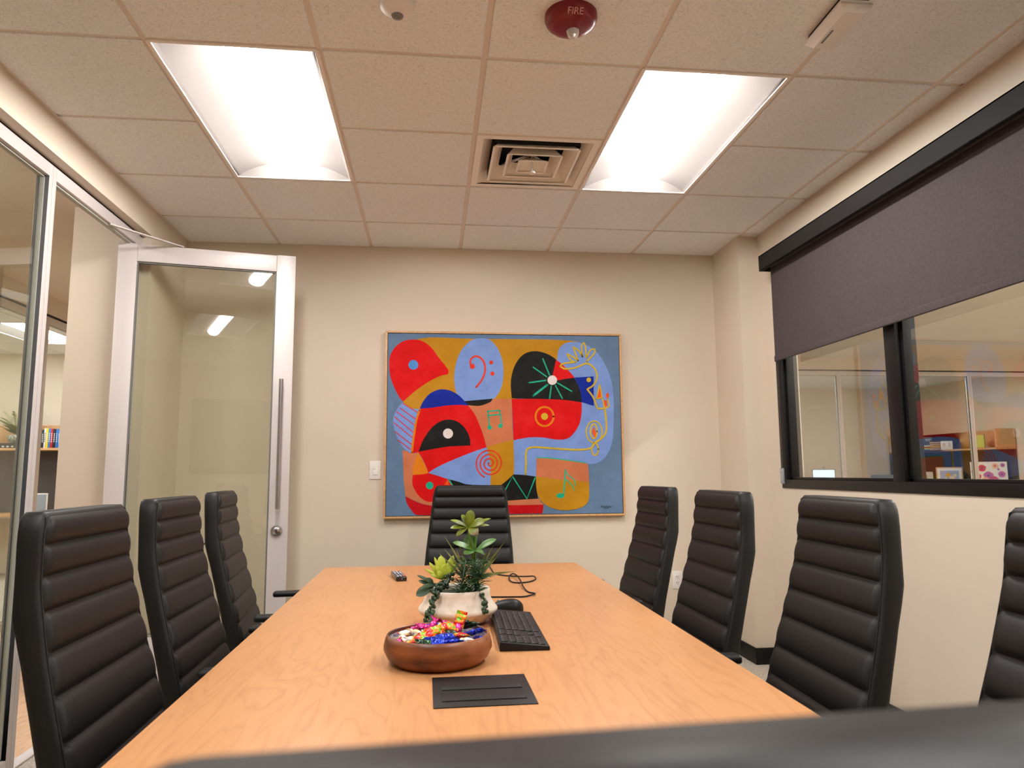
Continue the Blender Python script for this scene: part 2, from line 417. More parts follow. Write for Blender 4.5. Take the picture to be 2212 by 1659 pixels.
# ceiling box (wireless access point), hung a little askew from the grid
t = thing('access_point', 'white wireless access point hung askew under the ceiling grid', 'access point', (1.372, 2.147, H), -.02)
def apshape(mb, w0, w1, l0, l1, z0, z1):
    V = [(sx*w, sy*l, z) for w, l, z in ((w0, l0, z0), (w1, l1, z1)) for sx, sy in ((-1, -1), (1, -1), (1, 1), (-1, 1))]
    mb.verts(V, [(0, 1, 2, 3), (4, 7, 6, 5), (0, 4, 5, 1), (1, 5, 6, 2), (2, 6, 7, 3), (3, 7, 4, 0)])
mb = MB(); apshape(mb, .056, .05, .118, .112, -.034, -.016); apshape(mb, .035, .056, .10, .118, -.055, -.034)
bmesh.ops.recalc_face_normals(mb.bm, faces=mb.bm.faces[:]); mb.build('housing', M['white'], t, ang=20)
mb = MB(); mb.box(-.045, .045, -.115, .115, -.017, -.0005, .003); mb.build('mounting_plate', M['blackplastic'], t)
mb = MB()
for k in range(8): mb.box(-.026, -.018, -.005+k*.0095, .002+k*.0095, -.0556, -.0548)
mb.build('logo_mark', mat('grey_print', (.12, .12, .13), .5), t)

# ================================================================== window, right wall
t = struct(bpy.data.objects.new('window_1', None)); C.objects.link(t)
mb = MB(); fx0, fx1 = XR-.006, XR+.10
def frame_bar(y0, y1, z0, z1): mb.box(fx0, fx1, y0, y1, z0, z1, .003)
frame_bar(WY0, WY1, WZ0, WZ0+.052); frame_bar(WY0, WY1, WZ1-.052, WZ1)
frame_bar(WY1-.062, WY1, WZ0+.052, WZ1-.052); frame_bar(WY0, WY0+.05, WZ0+.052, WZ1-.052)
for yc in (3.10, 1.72): frame_bar(yc-.042, yc+.042, WZ0+.052, WZ1-.052)
o = struct(mb.build('window_frame', M['blackalu'], t))
mb = MB()
for y0, y1 in ((.60, 1.675), (1.765, 3.055), (3.145, 4.156)):       # inner sash bars
    mb.box(XR+.018, XR+.062, y0, y0+.022, WZ0+.05, WZ1-.05, .002); mb.box(XR+.018, XR+.062, y1-.022, y1, WZ0+.05, WZ1-.05, .002)
    mb.box(XR+.018, XR+.062, y0, y1, WZ0+.05, WZ0+.066, .002); mb.box(XR+.018, XR+.062, y0, y1, WZ1-.066, WZ1-.05, .002)
struct(mb.build('sash', M['blackalu'], t))
for y0, y1 in ((.61, 1.665), (1.775, 3.045), (3.155, 4.146)):
    mb = MB(); mb.box(XR+.036, XR+.041, y0, y1, WZ0+.056, WZ1-.056); struct(mb.build('pane', M['winglass'], t))
# roller blind
t = thing('roller_blind', 'dark grey roller blind half lowered over the window', 'blind', (0, 0, 0))
BY0, BY1 = .45, 4.151
mb = MB(); mb.box(2.02, 2.026, BY0, BY1, 2.418, 2.514, .001); mb.box(2.02, XR-.001, BY0, BY1, 2.508, 2.514); mb.box(2.02, XR-.001, BY1-.004, BY1, 2.418, 2.514); mb.box(2.02, XR-.001, BY0, BY0+.004, 2.418, 2.514)
mb.box(2.02, 2.04, BY0, BY1, 2.418, 2.422)
mb.build('fascia', M['fascia'], t)
mb = MB(); mb.cyl((2.098, BY0+.02, 2.466), (2.098, BY1-.02, 2.466), .03, seg=24); mb.build('roller', M['blind'], t)
mb = MB(); mb.box(2.0895, 2.0905, BY0+.02, BY1-.012, 1.864, 2.47); mb.build('fabric', M['blind'], t)
mb = MB(); mb.box(2.083, 2.097, BY0+.02, BY1-.012, 1.848, 1.884, .005, seg=3); mb.build('hem_bar', M['blind'], t)
mb = MB()
for yy in (4.186, 4.206):
    k = 0; z = 1.16
    while z < 2.43:
        mb.sphere((2.126, yy+.004*math.sin(z*2), z), .0028, 6); z += .0085
mb.build('chain', mat('chain_metal', srgb(120, 112, 108), .35, .6), t)
mb = MB(); mb.box(2.118, XR-.0005, 4.182, 4.212, 1.105, 1.20, .006); mb.cyl((2.114, 4.197, 1.125), (2.12, 4.197, 1.125), .006); mb.cyl((2.114, 4.197, 1.18), (2.12, 4.197, 1.18), .006)
mb.build('chain_tensioner', mat('clear_plastic', srgb(205, 205, 210), .2, 0, Transmission_Weight=.4), t)

# ================================================================== storefront, left wall
def storefront(name, x, segs, ztop, doorgaps=(), face=1, sill=.06, fw=.03, depth=.055, gl=M['glass'], axis='y', wmul=1):
    """segs: positions of the joints along the wall"""
    t = struct(bpy.data.objects.new(name, None)); C.objects.link(t)
    def B(mb, a0, a1, b0, b1, z0, z1, bev=.0015):       # a across the wall, b along it
        if axis == 'y': mb.box(a0, a1, b0, b1, z0, z1, bev)
        else: mb.box(b0, b1, a0, a1, z0, z1, bev)
    xa, xb = (x-depth, x) if face > 0 else (x, x+depth)
    mb = MB(); gk = MB()
    for k, (s0, s1) in enumerate(zip(segs, segs[1:])):
        f = fw*wmul
        g = .0006
        B(mb, xa, xb, s0+g, s0+f, 0, ztop); B(mb, xa, xb, s1-f, s1-g, 0, ztop)
        B(mb, xa, xb, s0+f, s1-f, ztop-.058, ztop)
        if k not in doorgaps:
            B(mb, xa, xb, s0+f, s1-f, 0, sill)
            xm = (xa+xb)/2
            B(gk, xm-.009, xm+.009, s0+f, s0+f+.006, sill, ztop-.058, 0); B(gk, xm-.009, xm+.009, s1-f-.006, s1-f, sill, ztop-.058, 0)
            B(gk, xm-.009, xm+.009, s0+f, s1-f, ztop-.066, ztop-.058, 0); B(gk, xm-.009, xm+.009, s0+f, s1-f, sill, sill+.006, 0)
            p = MB(); B(p, xm-.004, xm+.004, s0+f+.002, s1-f-.002, sill+.002, ztop-.062, 0); struct(p.build('pane', gl, t))
        else:
            B(gk, (xa+xb)/2-.012, (xa+xb)/2+.012, s0+f, s1-f, ztop-.068, ztop-.058, 0)
    tg = MB(); B(tg, xa+.004, xb-.006, segs[0], segs[-1], ztop, ztop+.02, 0); struct(tg.build('shadow_gap', M['dark'], t))
    struct(mb.build('frame', M['alu'], t)); struct(gk.build('gasket', M['gasket'], t))
    return t
storefront('window_2', -1.68, [-2.05, -.7, .62, 1.94, 3.2565, JY], 2.556, doorgaps=(4,))
mb = MB(); mb.box(-1.735, -1.68, 3.29, 4.22, 0, .008, .003); struct(mb.build('trim_1', M['alu']))
for y0, y1 in ((YF, JY),):
    mb = MB(); mb.box(-1.76, -1.690, YF, JY, 2.5562, 2.5678); struct(mb.build('shade_strip', M['dark']))  # solid dark strip standing in for the shade in the gap above the frame
# the open door leaf
P0, P1 = Vector((-1.757, 4.121, 0)), Vector((-.822, 4.319, 0))
d = P1-P0; DW = d.length; ang = math.atan2(d.y, d.x)
t = struct(bpy.data.objects.new('door_1', None)); C.objects.link(t); t.location = P0; t.rotation_euler = (0, 0, ang)
ZT = 2.490
mb = MB()
mb.box(0, .098, 0, .045, .012, ZT, .002); mb.box(DW-.108, DW, 0, .045, .012, ZT, .002)
struct(mb.build('stile', M['alu'], t))
mb = MB(); mb.box(.0985, DW-.1085, .002, .043, ZT-.102, ZT-.003, .002); mb.box(.0985, DW-.1085, .002, .043, .012, .32, .002); struct(mb.build('rail', M['alu'], t))
mb = MB()
for a in ((.098, .106, .33, ZT-.102), (DW-.116, DW-.108, .33, ZT-.102)): mb.box(a[0], a[1], .012, .034, a[2], a[3])
mb.box(.106, DW-.116, .012, .034, ZT-.11, ZT-.102); mb.box(.106, DW-.116, .012, .034, .33, .338)
struct(mb.build('gasket', M['gasket2'], t))
mb = MB(); mb.box(.1, DW-.11, .019, .026, .332, ZT-.104); struct(mb.build('pane', M['glass'], t))
hx = DW-.062
mb = MB(); mb.cyl((hx, -.05, .99), (hx, -.05, 1.735), .0125, seg=20); mb.cyl((hx, -.05, 1.14), (hx, 0, 1.14), .008); mb.cyl((hx, -.05, 1.58), (hx, 0, 1.58), .008)
struct(mb.build('door_handle', M['steel'], t))
mb = MB(); Tm = MT((hx, 0, .864)) @ RX(PI/2)
mb.lathe([(0, 0), (.033, 0), (.033, .006), (.029, .012), (.021, .013), (.021, .018), (.017, .02), (0, .02)], 36, Tm); struct(mb.build('lock', M['steel'], t))
mb = MB(); mb.box(-.0025, .0025, -.006, .004, .0195, .0206, M=MT((hx, 0, .864)) @ RX(PI/2)); mb.cyl((hx, -.0195, .866), (hx, -.0205, .866), .0045)
struct(mb.build('keyhole', M['dark'], t))
mb = MB()      # stay arm of the concealed closer
Mi = (MT(P0) @ RZ(ang)).inverted()
a0 = Mi @ Vector((-1.69, 3.84, 2.4945)); a1 = Mi @ Vector((-1.44, 4.21, 2.4945))
dd = (a1-a0).normalized(); q = Vector((-dd.y, dd.x, 0))*.012
V = []
for p in (a0, a1):
    for s in (-1, 1):
        for z in (-.003, .003): V.append(p+q*s+Vector((0, 0, z)))
mb.verts(V, [(0, 1, 3, 2), (4, 6, 7, 5), (0, 4, 5, 1), (2, 3, 7, 6), (0, 2, 6, 4), (1, 5, 7, 3)])
bmesh.ops.recalc_face_normals(mb.bm, faces=mb.bm.faces[:])
struct(mb.build('closer_arm', M['alu'], t))

# ================================================================== switch, outlet, screen behind the viewer
t = thing('light_switch', 'white dimmer switch plate on the wall left of the painting', 'light switch', (-.370, YB, 1.208))
mb = MB(); mb.box(-.037, .037, -.006, 0, -.06, .06, .003); mb.build('cover_plate', M['white'], t)
mb = MB(); mb.box(-.0165, .0165, -.0085, -.005, -.033, .033, .001); mb.box(-.0145, .0145, -.010, -.008, .006, .031, .001); mb.box(-.0145, .0145, -.010, -.008, -.031, -.004, .001); mb.build('rocker', M['white'], t)
mb = MB(); mb.box(.010, .013, -.0108, -.0098, .006, .009); mb.build('indicator', emis('green_led', (.2, 1, .25), 3), t)
t = thing('wall_outlet', 'white duplex outlet low on the back wall behind the chairs', 'outlet', (1.660, YB, .456))
mb = MB(); mb.box(-.036, .036, -.006, 0, -.058, .058, .003); mb.build('cover_plate', M['white'], t)
for s in (-1, 1):
    mb = MB(); mb.cyl((0, -.0085, s*.0195), (0, -.005, s*.0195), .0165, seg=24); r_ = mb.build('receptacle', M['white'], t)
    mb = MB(); z = s*.0195
    mb.box(-.008, -.005, -.0093, -.0083, z-.002, z+.008); mb.box(.005, .0075, -.0093, -.0083, z-.002, z+.006); mb.cyl((0, -.0093, z-.009), (0, -.0083, z-.009), .0026, seg=10)
    mb.build('slot', M['dark'], r_)
t = thing('television', 'large dark wall screen behind the viewer, faintly mirrored in the door glass', 'television', (.22, YF, 1.71))
mb = MB(); mb.box(-.90, .90, .02, .06, -.52, .52, .006); mb.build('bezel', M['blackplastic'], t)
mb = MB(); mb.box(-.88, .88, .0595, .0615, -.50, .50); mb.build('screen', mat('screen_off', (.02, .022, .025), .12), t)
mb = MB(); mb.box(-.2, .2, 0, .02, -.2, .2); mb.build('wall_mount', M['blackplastic'], t)
# ================================================================== painting
PW, PH = 1.614, 1.243
PT = thing('painting', 'large abstract musical painting in a thin pale wood frame on the back wall', 'painting', (.4955, YB, 1.515))
mb = MB(); fd = .042; ft = .013
mb.box(-PW/2, PW/2, -fd, -.002, PH/2-ft, PH/2, .001); mb.box(-PW/2, PW/2, -fd, -.002, -PH/2, -PH/2+ft, .001)
mb.box(-PW/2, -PW/2+ft, -fd, -.002, -PH/2+ft, PH/2-ft, .001); mb.box(PW/2-ft, PW/2, -fd, -.002, -PH/2+ft, PH/2-ft, .001)
mb.build('frame', M['oakframe'], PT)
PC = dict(slate=(104, 132, 166), ochre=(198, 140, 20), red=(226, 10, 14), lblue=(128, 160, 226), black=(24, 24, 22), dblue=(12, 42, 160), salmon=(212, 124, 84),
          teal=(30, 184, 146), white=(240, 228, 226), orange=(232, 132, 10), redor=(232, 62, 36), olive=(214, 182, 44), dot=(84, 150, 220), deep=(200, 6, 18), orr=(240, 90, 20), stripe=(222, 36, 44))
def cmat(k, c):
    c = tint(srgb(*c), .86); m = mat('paint_'+k, c, .6, 0, Specular_IOR_Level=.15); n = noise(m, 9, 5, coord(m, (1, 1, 1)), .65)
    r = ramp(m, n.outputs[0], [(.3, tint(c, .88)), (.5, c), (.72, tuple(min(1, x*1.05+.012) for x in c))]); setcol(m, r.outputs[0])
    n2 = noise(m, 220, 3, coord(m, (1, 1, 1.6))); bump(m, n2.outputs[0], .12, .0006); return m
pm = {k: cmat(k, v) for k, v in PC.items()}; keys = list(pm)
# flat plan of the artwork, measured on the photo and rectified to the picture plane
src = [(125, 90), (1950, 112), (1992, 1525), (95, 1555)]; dst = [(-PW/2, PH/2), (PW/2, PH/2), (PW/2, -PH/2), (-PW/2, -PH/2)]
def homography(s, d):
    import numpy as np
    A = []; b = []
    for (x, y), (u, v) in zip(s, d):
        A += [[x, y, 1, 0, 0, 0, -u*x, -u*y], [0, 0, 0, x, y, 1, -v*x, -v*y]]; b += [u, v]
    return list(np.linalg.solve(np.array(A, float), np.array(b, float)))+[1]
HH = homography(src, dst)
LX, LZ = PW/2-ft-.004, PH/2-ft-.004
def rect(p):
    x, y = p; k = HH[6]*x+HH[7]*y+1
    return (max(-LX, min(LX, (HH[0]*x+HH[1]*y+HH[2])/k)), max(-LZ, min(LZ, (HH[3]*x+HH[4]*y+HH[5])/k)))
def smooth(pts, closed=True, n=6, lim=50):
    out = []; N = len(pts)
    def P(i): return Vector(pts[i % N]) if closed else Vector(pts[max(0, min(N-1, i))])
    def sharp(i):
        if not closed and i in (0, N-1): return True
        a = P(i)-P(i-1); b = P(i+1)-P(i)
        return a.length < 1e-6 or b.length < 1e-6 or a.angle(b, 0) > math.radians(lim)
    for i in range(N if closed else N-1):
        p1, p2 = P(i), P(i+1)
        t1 = (p2-p1) if sharp(i) else (p2-P(i-1))*.5
        t2 = (p2-p1) if sharp((i+1) % N if closed else i+1) else (P(i+2)-p1)*.5
        L = (p2-p1).length
        if t1.length > 1.3*L: t1 *= 1.3*L/t1.length
        if t2.length > 1.3*L: t2 *= 1.3*L/t2.length
        for k in range(n):
            s = k/n; h = (2*s**3-3*s**2+1, s**3-2*s**2+s, -2*s**3+3*s**2, s**3-s**2)
            out.append(p1*h[0]+t1*h[1]+p2*h[2]+t2*h[3])
    if not closed: out.append(P(N-1))
    return out
CV = MB(); CV.mi = keys.index('slate'); CV.box(-PW/2+ft+.003, PW/2-ft-.003, -.034, -.004, -PH/2+ft+.003, PH/2-ft-.003)
layer = [0]
def shape(col, pts, sm=True, lim=50):
    layer[0] += 1; y = -.0343-layer[0]*.00004
    q = smooth(pts, True, 6, lim) if sm else [Vector(p) for p in pts]
    q = [Vector((*rect(p), 0)) for p in q]
    cl = [q[0]]
    for p in q[1:]:
        if (p-cl[-1]).length > 2e-4: cl.append(p)
    if (cl[0]-cl[-1]).length < 2e-4: cl.pop()
    q = cl
    V = [CV.bm.verts.new((p.x, y, p.y)) for p in q]
    for tri in tessellate_polygon([q]):
        a, b, c = (q[i] for i in tri)
        n = (b-a).cross(c-a).z
        if abs(n) < 1e-10: continue
        f = CV.bm.faces.new([V[i] for i in (tri if n > 0 else tri[::-1])]); f.material_index = keys.index(col)
def line(col, pts, w, sm=True, taper=False):
    q = smooth(pts, False, 6, 60) if sm else [Vector(p) for p in pts]
    layer[0] += 1; y = -.0343-layer[0]*.00004; n = len(q)
    L = []
    for i, p in enumerate(q):
        d = (q[min(n-1, i+1)]-q[max(0, i-1)]); d = d.normalized() if d.length > 0 else Vector((1, 0)); nn = Vector((-d.y, d.x))
        ww = w*(1 if not taper else (.45+.55*i/(n-1)))
        L.append((rect(p+nn*ww/2), rect(p-nn*ww/2)))
    V = [[CV.bm.verts.new((a[0], y, a[1])) for a in pr] for pr in L]
    for A, B in zip(V, V[1:]):
        try: f = CV.bm.faces.new((A[0], A[1], B[1], B[0])); f.material_index = keys.index(col)
        except ValueError: pass
    if w > 9:
        for e in (q[0], q[-1]): disc(col, e.x, e.y, w/2, lay=False)
def disc(col, x, y, r, ry=None, lay=True):
    ry = ry or r
    if lay: layer[0] += 1
    yy = -.0343-layer[0]*.00004
    V = [CV.bm.verts.new((q[0], yy, q[1])) for q in (rect((x+r*math.cos(a), y+ry*math.sin(a))) for a in [2*PI*k/24 for k in range(24)])]
    f = CV.bm.faces.new(V[::-1]); f.material_index = keys.index(col)
shape('ochre', [(330, 160), (480, 140), (800, 150), (1300, 153), (1580, 165), (1680, 200), (1600, 400), (1110, 622), (960, 620), (700, 720), (387, 697), (320, 692), (255, 642), (240, 400)])
shape('lblue', [(1455, 310), (1465, 240), (1500, 195), (1550, 175), (1620, 176), (1700, 205), (1780, 270), (1840, 370), (1880, 480), (1895, 600), (1897, 750), (1893, 900), (1872, 1000), (1825, 1078), (1760, 1118), (1690, 1122), (1560, 1110), (1296, 1075), (1290, 1222), (1117, 1205), (1116, 936), (1300, 800), (1400, 500)])
shape('red', [(148, 350), (160, 275), (200, 212), (255, 172), (320, 157), (390, 163), (440, 188), (485, 228), (530, 290), (575, 345), (608, 388), (612, 412), (598, 428), (570, 432), (510, 455), (430, 500), (340, 565), (258, 638), (232, 612), (195, 545), (160, 455)])
disc('dot', 337, 353, 38)
shape('lblue', [(735, 634), (692, 603), (664, 545), (655, 450), (665, 360), (690, 280), (730, 215), (790, 162), (860, 145), (920, 152), (970, 192), (1010, 258), (1033, 340), (1037, 440), (1020, 530), (988, 588), (955, 617), (850, 628)])
shape('black', [(735, 634), (850, 624), (955, 614), (935, 642), (900, 660), (850, 671), (800, 669), (760, 663)])
shape('dblue', [(385, 694), (410, 640), (460, 580), (520, 549), (570, 543), (630, 555), (690, 590), (740, 640), (765, 670), (700, 664), (600, 669), (480, 686)])
shape('lblue', [(255, 645), (320, 690), (389, 696), (365, 760), (345, 850), (332, 940), (318, 1044), (280, 1020), (240, 975), (205, 910), (185, 850), (178, 790), (190, 730), (220, 680)])
for a, b in [((254, 652), (368, 724)), ((228, 686), (352, 774)), ((202, 716), (347, 824)), ((188, 756), (336, 880)), ((183, 803), (327, 920)), ((190, 872), (322, 974)), ((213, 937), (314, 1013))]: line('stripe', [a, b], 7)
shape('salmon', [(250, 1020), (280, 1024), (318, 1044), (372, 1033), (400, 1120), (600, 1300), (700, 1440), (475, 1450), (400, 1436), (330, 1408), (270, 1376), (258, 1250)])
shape('red', [(387, 694), (480, 686), (600, 669), (700, 664), (765, 669), (815, 740), (850, 820), (880, 900), (905, 993), (800, 1030), (650, 1090), (520, 1150), (450, 1196), (435, 1150), (405, 1085), (372, 1033), (318, 1043), (335, 940), (348, 850), (365, 760)])
line('orange', [(384, 705), (362, 770), (347, 850), (333, 940), (322, 1038)], 16)
shape('black', [(374, 1030), (400, 960), (440, 890), (490, 830), (550, 791), (610, 778), (670, 790), (720, 825), (755, 873), (775, 925), (780, 980), (700, 984), (600, 990), (480, 1010)])
disc('white', 605, 887, 39)
shape('red', [(328, 1212), (450, 1197), (520, 1215), (605, 1240), (640, 1300), (560, 1400), (475, 1420), (430, 1416), (385, 1386), (350, 1340), (325, 1280)])
shape('orange', [(372, 1035), (345, 1100), (330, 1160), (328, 1211), (400, 1206), (450, 1196), (415, 1110)], lim=30)
disc('teal', 460, 1294, 29)
shape('orr', [(572, 1287), (603, 1245), (612, 1290)], sm=False)
shape('deep', [(270, 1378), (330, 1410), (400, 1438), (475, 1452), (700, 1470), (1000, 1448), (1200, 1446), (1352, 1442), (1347, 1480), (1340, 1512), (1000, 1517), (365, 1526), (310, 1478), (280, 1430)])
shape('salmon', [(765, 670), (850, 671), (935, 642), (955, 616), (1102, 617), (1105, 800), (1115, 938), (1000, 963), (905, 995), (880, 900), (850, 820), (815, 740)])
shape('ochre', [(905, 993), (1000, 963), (1116, 936), (1117, 1206), (1060, 1257), (1010, 1295), (935, 1290), (937, 1150), (925, 1060)])
shape('lblue', [(450, 1196), (520, 1150), (650, 1090), (800, 1030), (905, 994), (925, 1060), (937, 1150), (935, 1290), (760, 1285), (680, 1262), (600, 1242), (520, 1216)])
shape('black', [(605, 1243), (680, 1262), (760, 1285), (1010, 1295), (1060, 1256), (1115, 1206), (1200, 1210), (1290, 1222), (1295, 1300), (1307, 1394), (1200, 1402), (1070, 1411), (700, 1420)], lim=30)
shape('salmon', [(700, 1420), (1070, 1411), (1200, 1402), (1320, 1396), (1328, 1420), (1354, 1442), (1200, 1446), (1000, 1449), (700, 1470)], lim=30)
line('teal', [(608, 1246), (700, 1390), (800, 1290), (900, 1400), (1000, 1300), (1050, 1330), (1108, 1222), (1220, 1396), (1287, 1226)], 11, sm=False)
shape('black', [(1102, 612), (1095, 500), (1105, 420), (1130, 350), (1170, 292), (1220, 257), (1285, 245), (1350, 256), (1410, 282), (1450, 312), (1520, 370), (1575, 432), (1615, 500), (1638, 565), (1650, 642), (1500, 623), (1300, 616)])
shape('red', [(1448, 310), (1500, 350), (1548, 398), (1592, 450), (1530, 458), (1455, 472), (1418, 450), (1432, 380)], lim=30)
shape('dblue', [(1590, 450), (1740, 440), (1742, 670), (1649, 641), (1638, 562), (1618, 505)], lim=30)
shape('red', [(1102, 616), (1300, 616), (1500, 623), (1648, 643), (1647, 720), (1633, 800), (1603, 860), (1560, 910), (1510, 931), (1440, 931), (1350, 917), (1250, 915), (1180, 925), (1116, 938), (1110, 800)])
for a, b, w_ in [((1397, 432), (1345, 305), 10), ((1378, 446), (1267, 368), 9), ((1368, 472), (1238, 490), 11), ((1380, 506), (1272, 590), 15), ((1411, 515), (1397, 613), 10), ((1441, 508), (1498, 615), 9), ((1458, 491), (1570, 557), 10)]: line('teal', [a, b], w_)
disc('white', 1418, 470, 37)
line('orange', [(1358+70*math.cos(a), 753+74*math.sin(a)) for a in [2*PI*k/24 for k in range(25)]], 15); disc('olive', 1358, 752, 27)
line('redor', [(797, 365), (781, 342), (786, 308), (815, 286), (850, 292), (880, 322), (895, 370), (890, 420), (865, 475), (825, 526)], 14); disc('redor', 796, 364, 20); disc('redor', 943, 333, 15); disc('redor', 952, 420, 16)
disc('teal', 930, 840, 17); disc('teal', 1013, 827, 17)
for a in ([(928, 845), (917, 712)], [(1024, 824), (1008, 706)], [(912, 713), (1010, 706)], [(916, 746), (1014, 738)]): line('teal', a, 10)
sp = []
for k in range(96):
    a = -.4+2*PI*3.25*k/95; r = 8+105*(k/95)**.95; sp.append((930-(r*.98)*math.cos(a)+0, 1120+r*1.02*math.sin(a)))
line('redor', sp, 11, sm=False)
shape('salmon', [(1296, 1076), (1450, 1082), (1600, 1102), (1695, 1122), (1704, 1190), (1706, 1262), (1500, 1246), (1292, 1222)], lim=25)
line('teal', [(1297, 1074), (1400, 1078), (1550, 1095), (1682, 1115)], 8)
shape('ochre', [(1292, 1222), (1500, 1246), (1706, 1262), (1707, 1380), (1690, 1432), (1640, 1466), (1560, 1484), (1480, 1484), (1400, 1462), (1340, 1422), (1305, 1365), (1292, 1290)])
disc('teal', 1482, 1372, 31, 20)
line('teal', [(1508, 1368), (1515, 1260), (1522, 1168)], 11); line('teal', [(1522, 1178), (1545, 1212), (1588, 1245), (1600, 1296)], 8); line('teal', [(1519, 1238), (1550, 1268), (1578, 1298), (1588, 1332)], 8)
V_ = lambda p, w_=10: line('olive', p, w_*1.3)
V_([(1210, 1206), (1213, 1120), (1212, 1045), (1226, 1006), (1280, 992), (1400, 1000), (1600, 1012), (1715, 1000), (1752, 955), (1800, 925), (1838, 870), (1838, 780), (1826, 690)], 11)
V_([(1745+62*math.cos(a), 872+84*math.sin(a)) for a in [2*PI*k/20-4.7 for k in range(21)]], 8)
V_([(1752+26*math.cos(a), 1008+46*math.sin(a)) for a in [2*PI*k/16 for k in range(17)]], 9)
V_([(1742+26*math.cos(a), 868+56*math.sin(a)) for a in [2*PI*k/16 for k in range(17)]], 9)
shape('orr', [(1742, 835), (1760, 880), (1752, 925), (1738, 895), (1728, 865)])
V_([(1826, 690), (1770, 690), (1738, 605), (1690, 540), (1732, 514), (1762, 468), (1764, 420), (1740, 372), (1685, 340), (1600, 372), (1520, 382), (1478, 362), (1500, 342), (1600, 328)], 10)
disc('olive', 1702, 467, 18)
V_([(1600, 330), (1560, 312), (1530, 264), (1580, 290), (1620, 322), (1578, 208), (1632, 250), (1652, 292), (1646, 205), (1662, 178), (1676, 210), (1682, 302), (1712, 240), (1746, 226), (1750, 252), (1720, 290), (1684, 325)], 9)
shape('orr', [(1788, 500), (1802, 605), (1765, 612)], sm=False); V_([(1762, 616), (1788, 498), (1806, 606), (1762, 616)], 7); disc('orr', 1848, 588, 12, 20); shape('orr', [(1820, 625), (1842, 625), (1845, 675), (1826, 680)], sm=False)
V_([(1806, 606), (1826, 690), (1862, 672), (1850, 612)], 8)
# the painter's signature
line('black', [(1797, 1462), (1806, 1449), (1816, 1462), (1826, 1452), (1836, 1464), (1848, 1450), (1856, 1468), (1864, 1450), (1872, 1463), (1886, 1454)], 3)
line('black', [(1815, 1468), (1845, 1471), (1858, 1466)], 2)
CV.build('canvas', [pm[k] for k in keys], PT)
# ================================================================== conference table
TX0, TX1, TY0, TY1, TZ = -.5035, .711, .56, 3.594, .74
t = thing('conference_table', 'long light maple conference table in the middle of the room', 'table', ((TX0+TX1)/2, (TY0+TY1)/2, 0))
hw, hl = (TX1-TX0)/2, (TY1-TY0)/2
mb = MB(); mb.box(-hw, hw, -hl, hl, TZ-.03, TZ, .0015); mb.build('tabletop', M['maple'], t)
for s in (-1, 1):
    mb = MB(); mb.box(-.28, .28, s*.98-.016, s*.98+.016, .0, TZ-.03, .002); mb.build('panel_leg', M['maple'], t)
mb = MB(); mb.box(-.014, .014, -.964, .964, .32, TZ-.03, .002); mb.build('modesty_panel', M['maple'], t)
# cable module set flush in the top
t = thing('power_module', 'black flush power module with two flip lids set in the near tabletop', 'power outlet', (.1065, 1.5435, TZ), .01)
mb = MB(); mb.box(-.1015, .1015, -.1035, .1035, .0002, .0022, .0008); mb.build('bezel', M['blackplastic'], t)
for yy in (-.045, .028):
    mb = MB(); mb.box(-.083, .083, yy-.026, yy+.026, .0024, .0042, .0007); mb.build('flip_lid', M['blackplastic'], t)
    mb = MB()
    for q in ((-.0845, .0845, yy-.0275, yy-.026), (-.0845, .0845, yy+.026, yy+.0275), (-.0845, -.083, yy-.026, yy+.026), (.083, .0845, yy-.026, yy+.026)): mb.box(*q, .0021, .0025)
    mb.build('gap', M['dark'], t)

# ================================================================== high-back chair (faces +x)
FP = [(1.104, 0), (.97, .008), (.908, .020), (.83, .037), (.75, .058), (.67, .080), (.59, .103), (.53, .117), (.47, .128), (.42, .135)]
BP = [(1.104, -.054), (1.08, -.052), (.96, -.043), (.908, -.039), (.86, -.026), (.815, -.012), (.714, .015), (.615, .040), (.509, .062), (.42, .076)]
HP = [(1.104, .200), (1.085, .212), (1.046, .219), (.982, .226), (.915, .234), (.835, .242), (.754, .250), (.667, .256), (.55, .262), (.42, .262)]
RIB = [1.104, 1.046, .982, .915, .835, .754, .667, .588, .51, .43]
def ip(tab, z):
    if z >= tab[0][0]: return tab[0][1]
    for (z0, a), (z1, b) in zip(tab, tab[1:]):
        if z >= z1: return a+(b-a)*(z0-z)/(z0-z1)
    return tab[-1][1]
def sm_ip(tab, z): return (ip(tab, z+.02)+2*ip(tab, z)+ip(tab, z-.02))/4
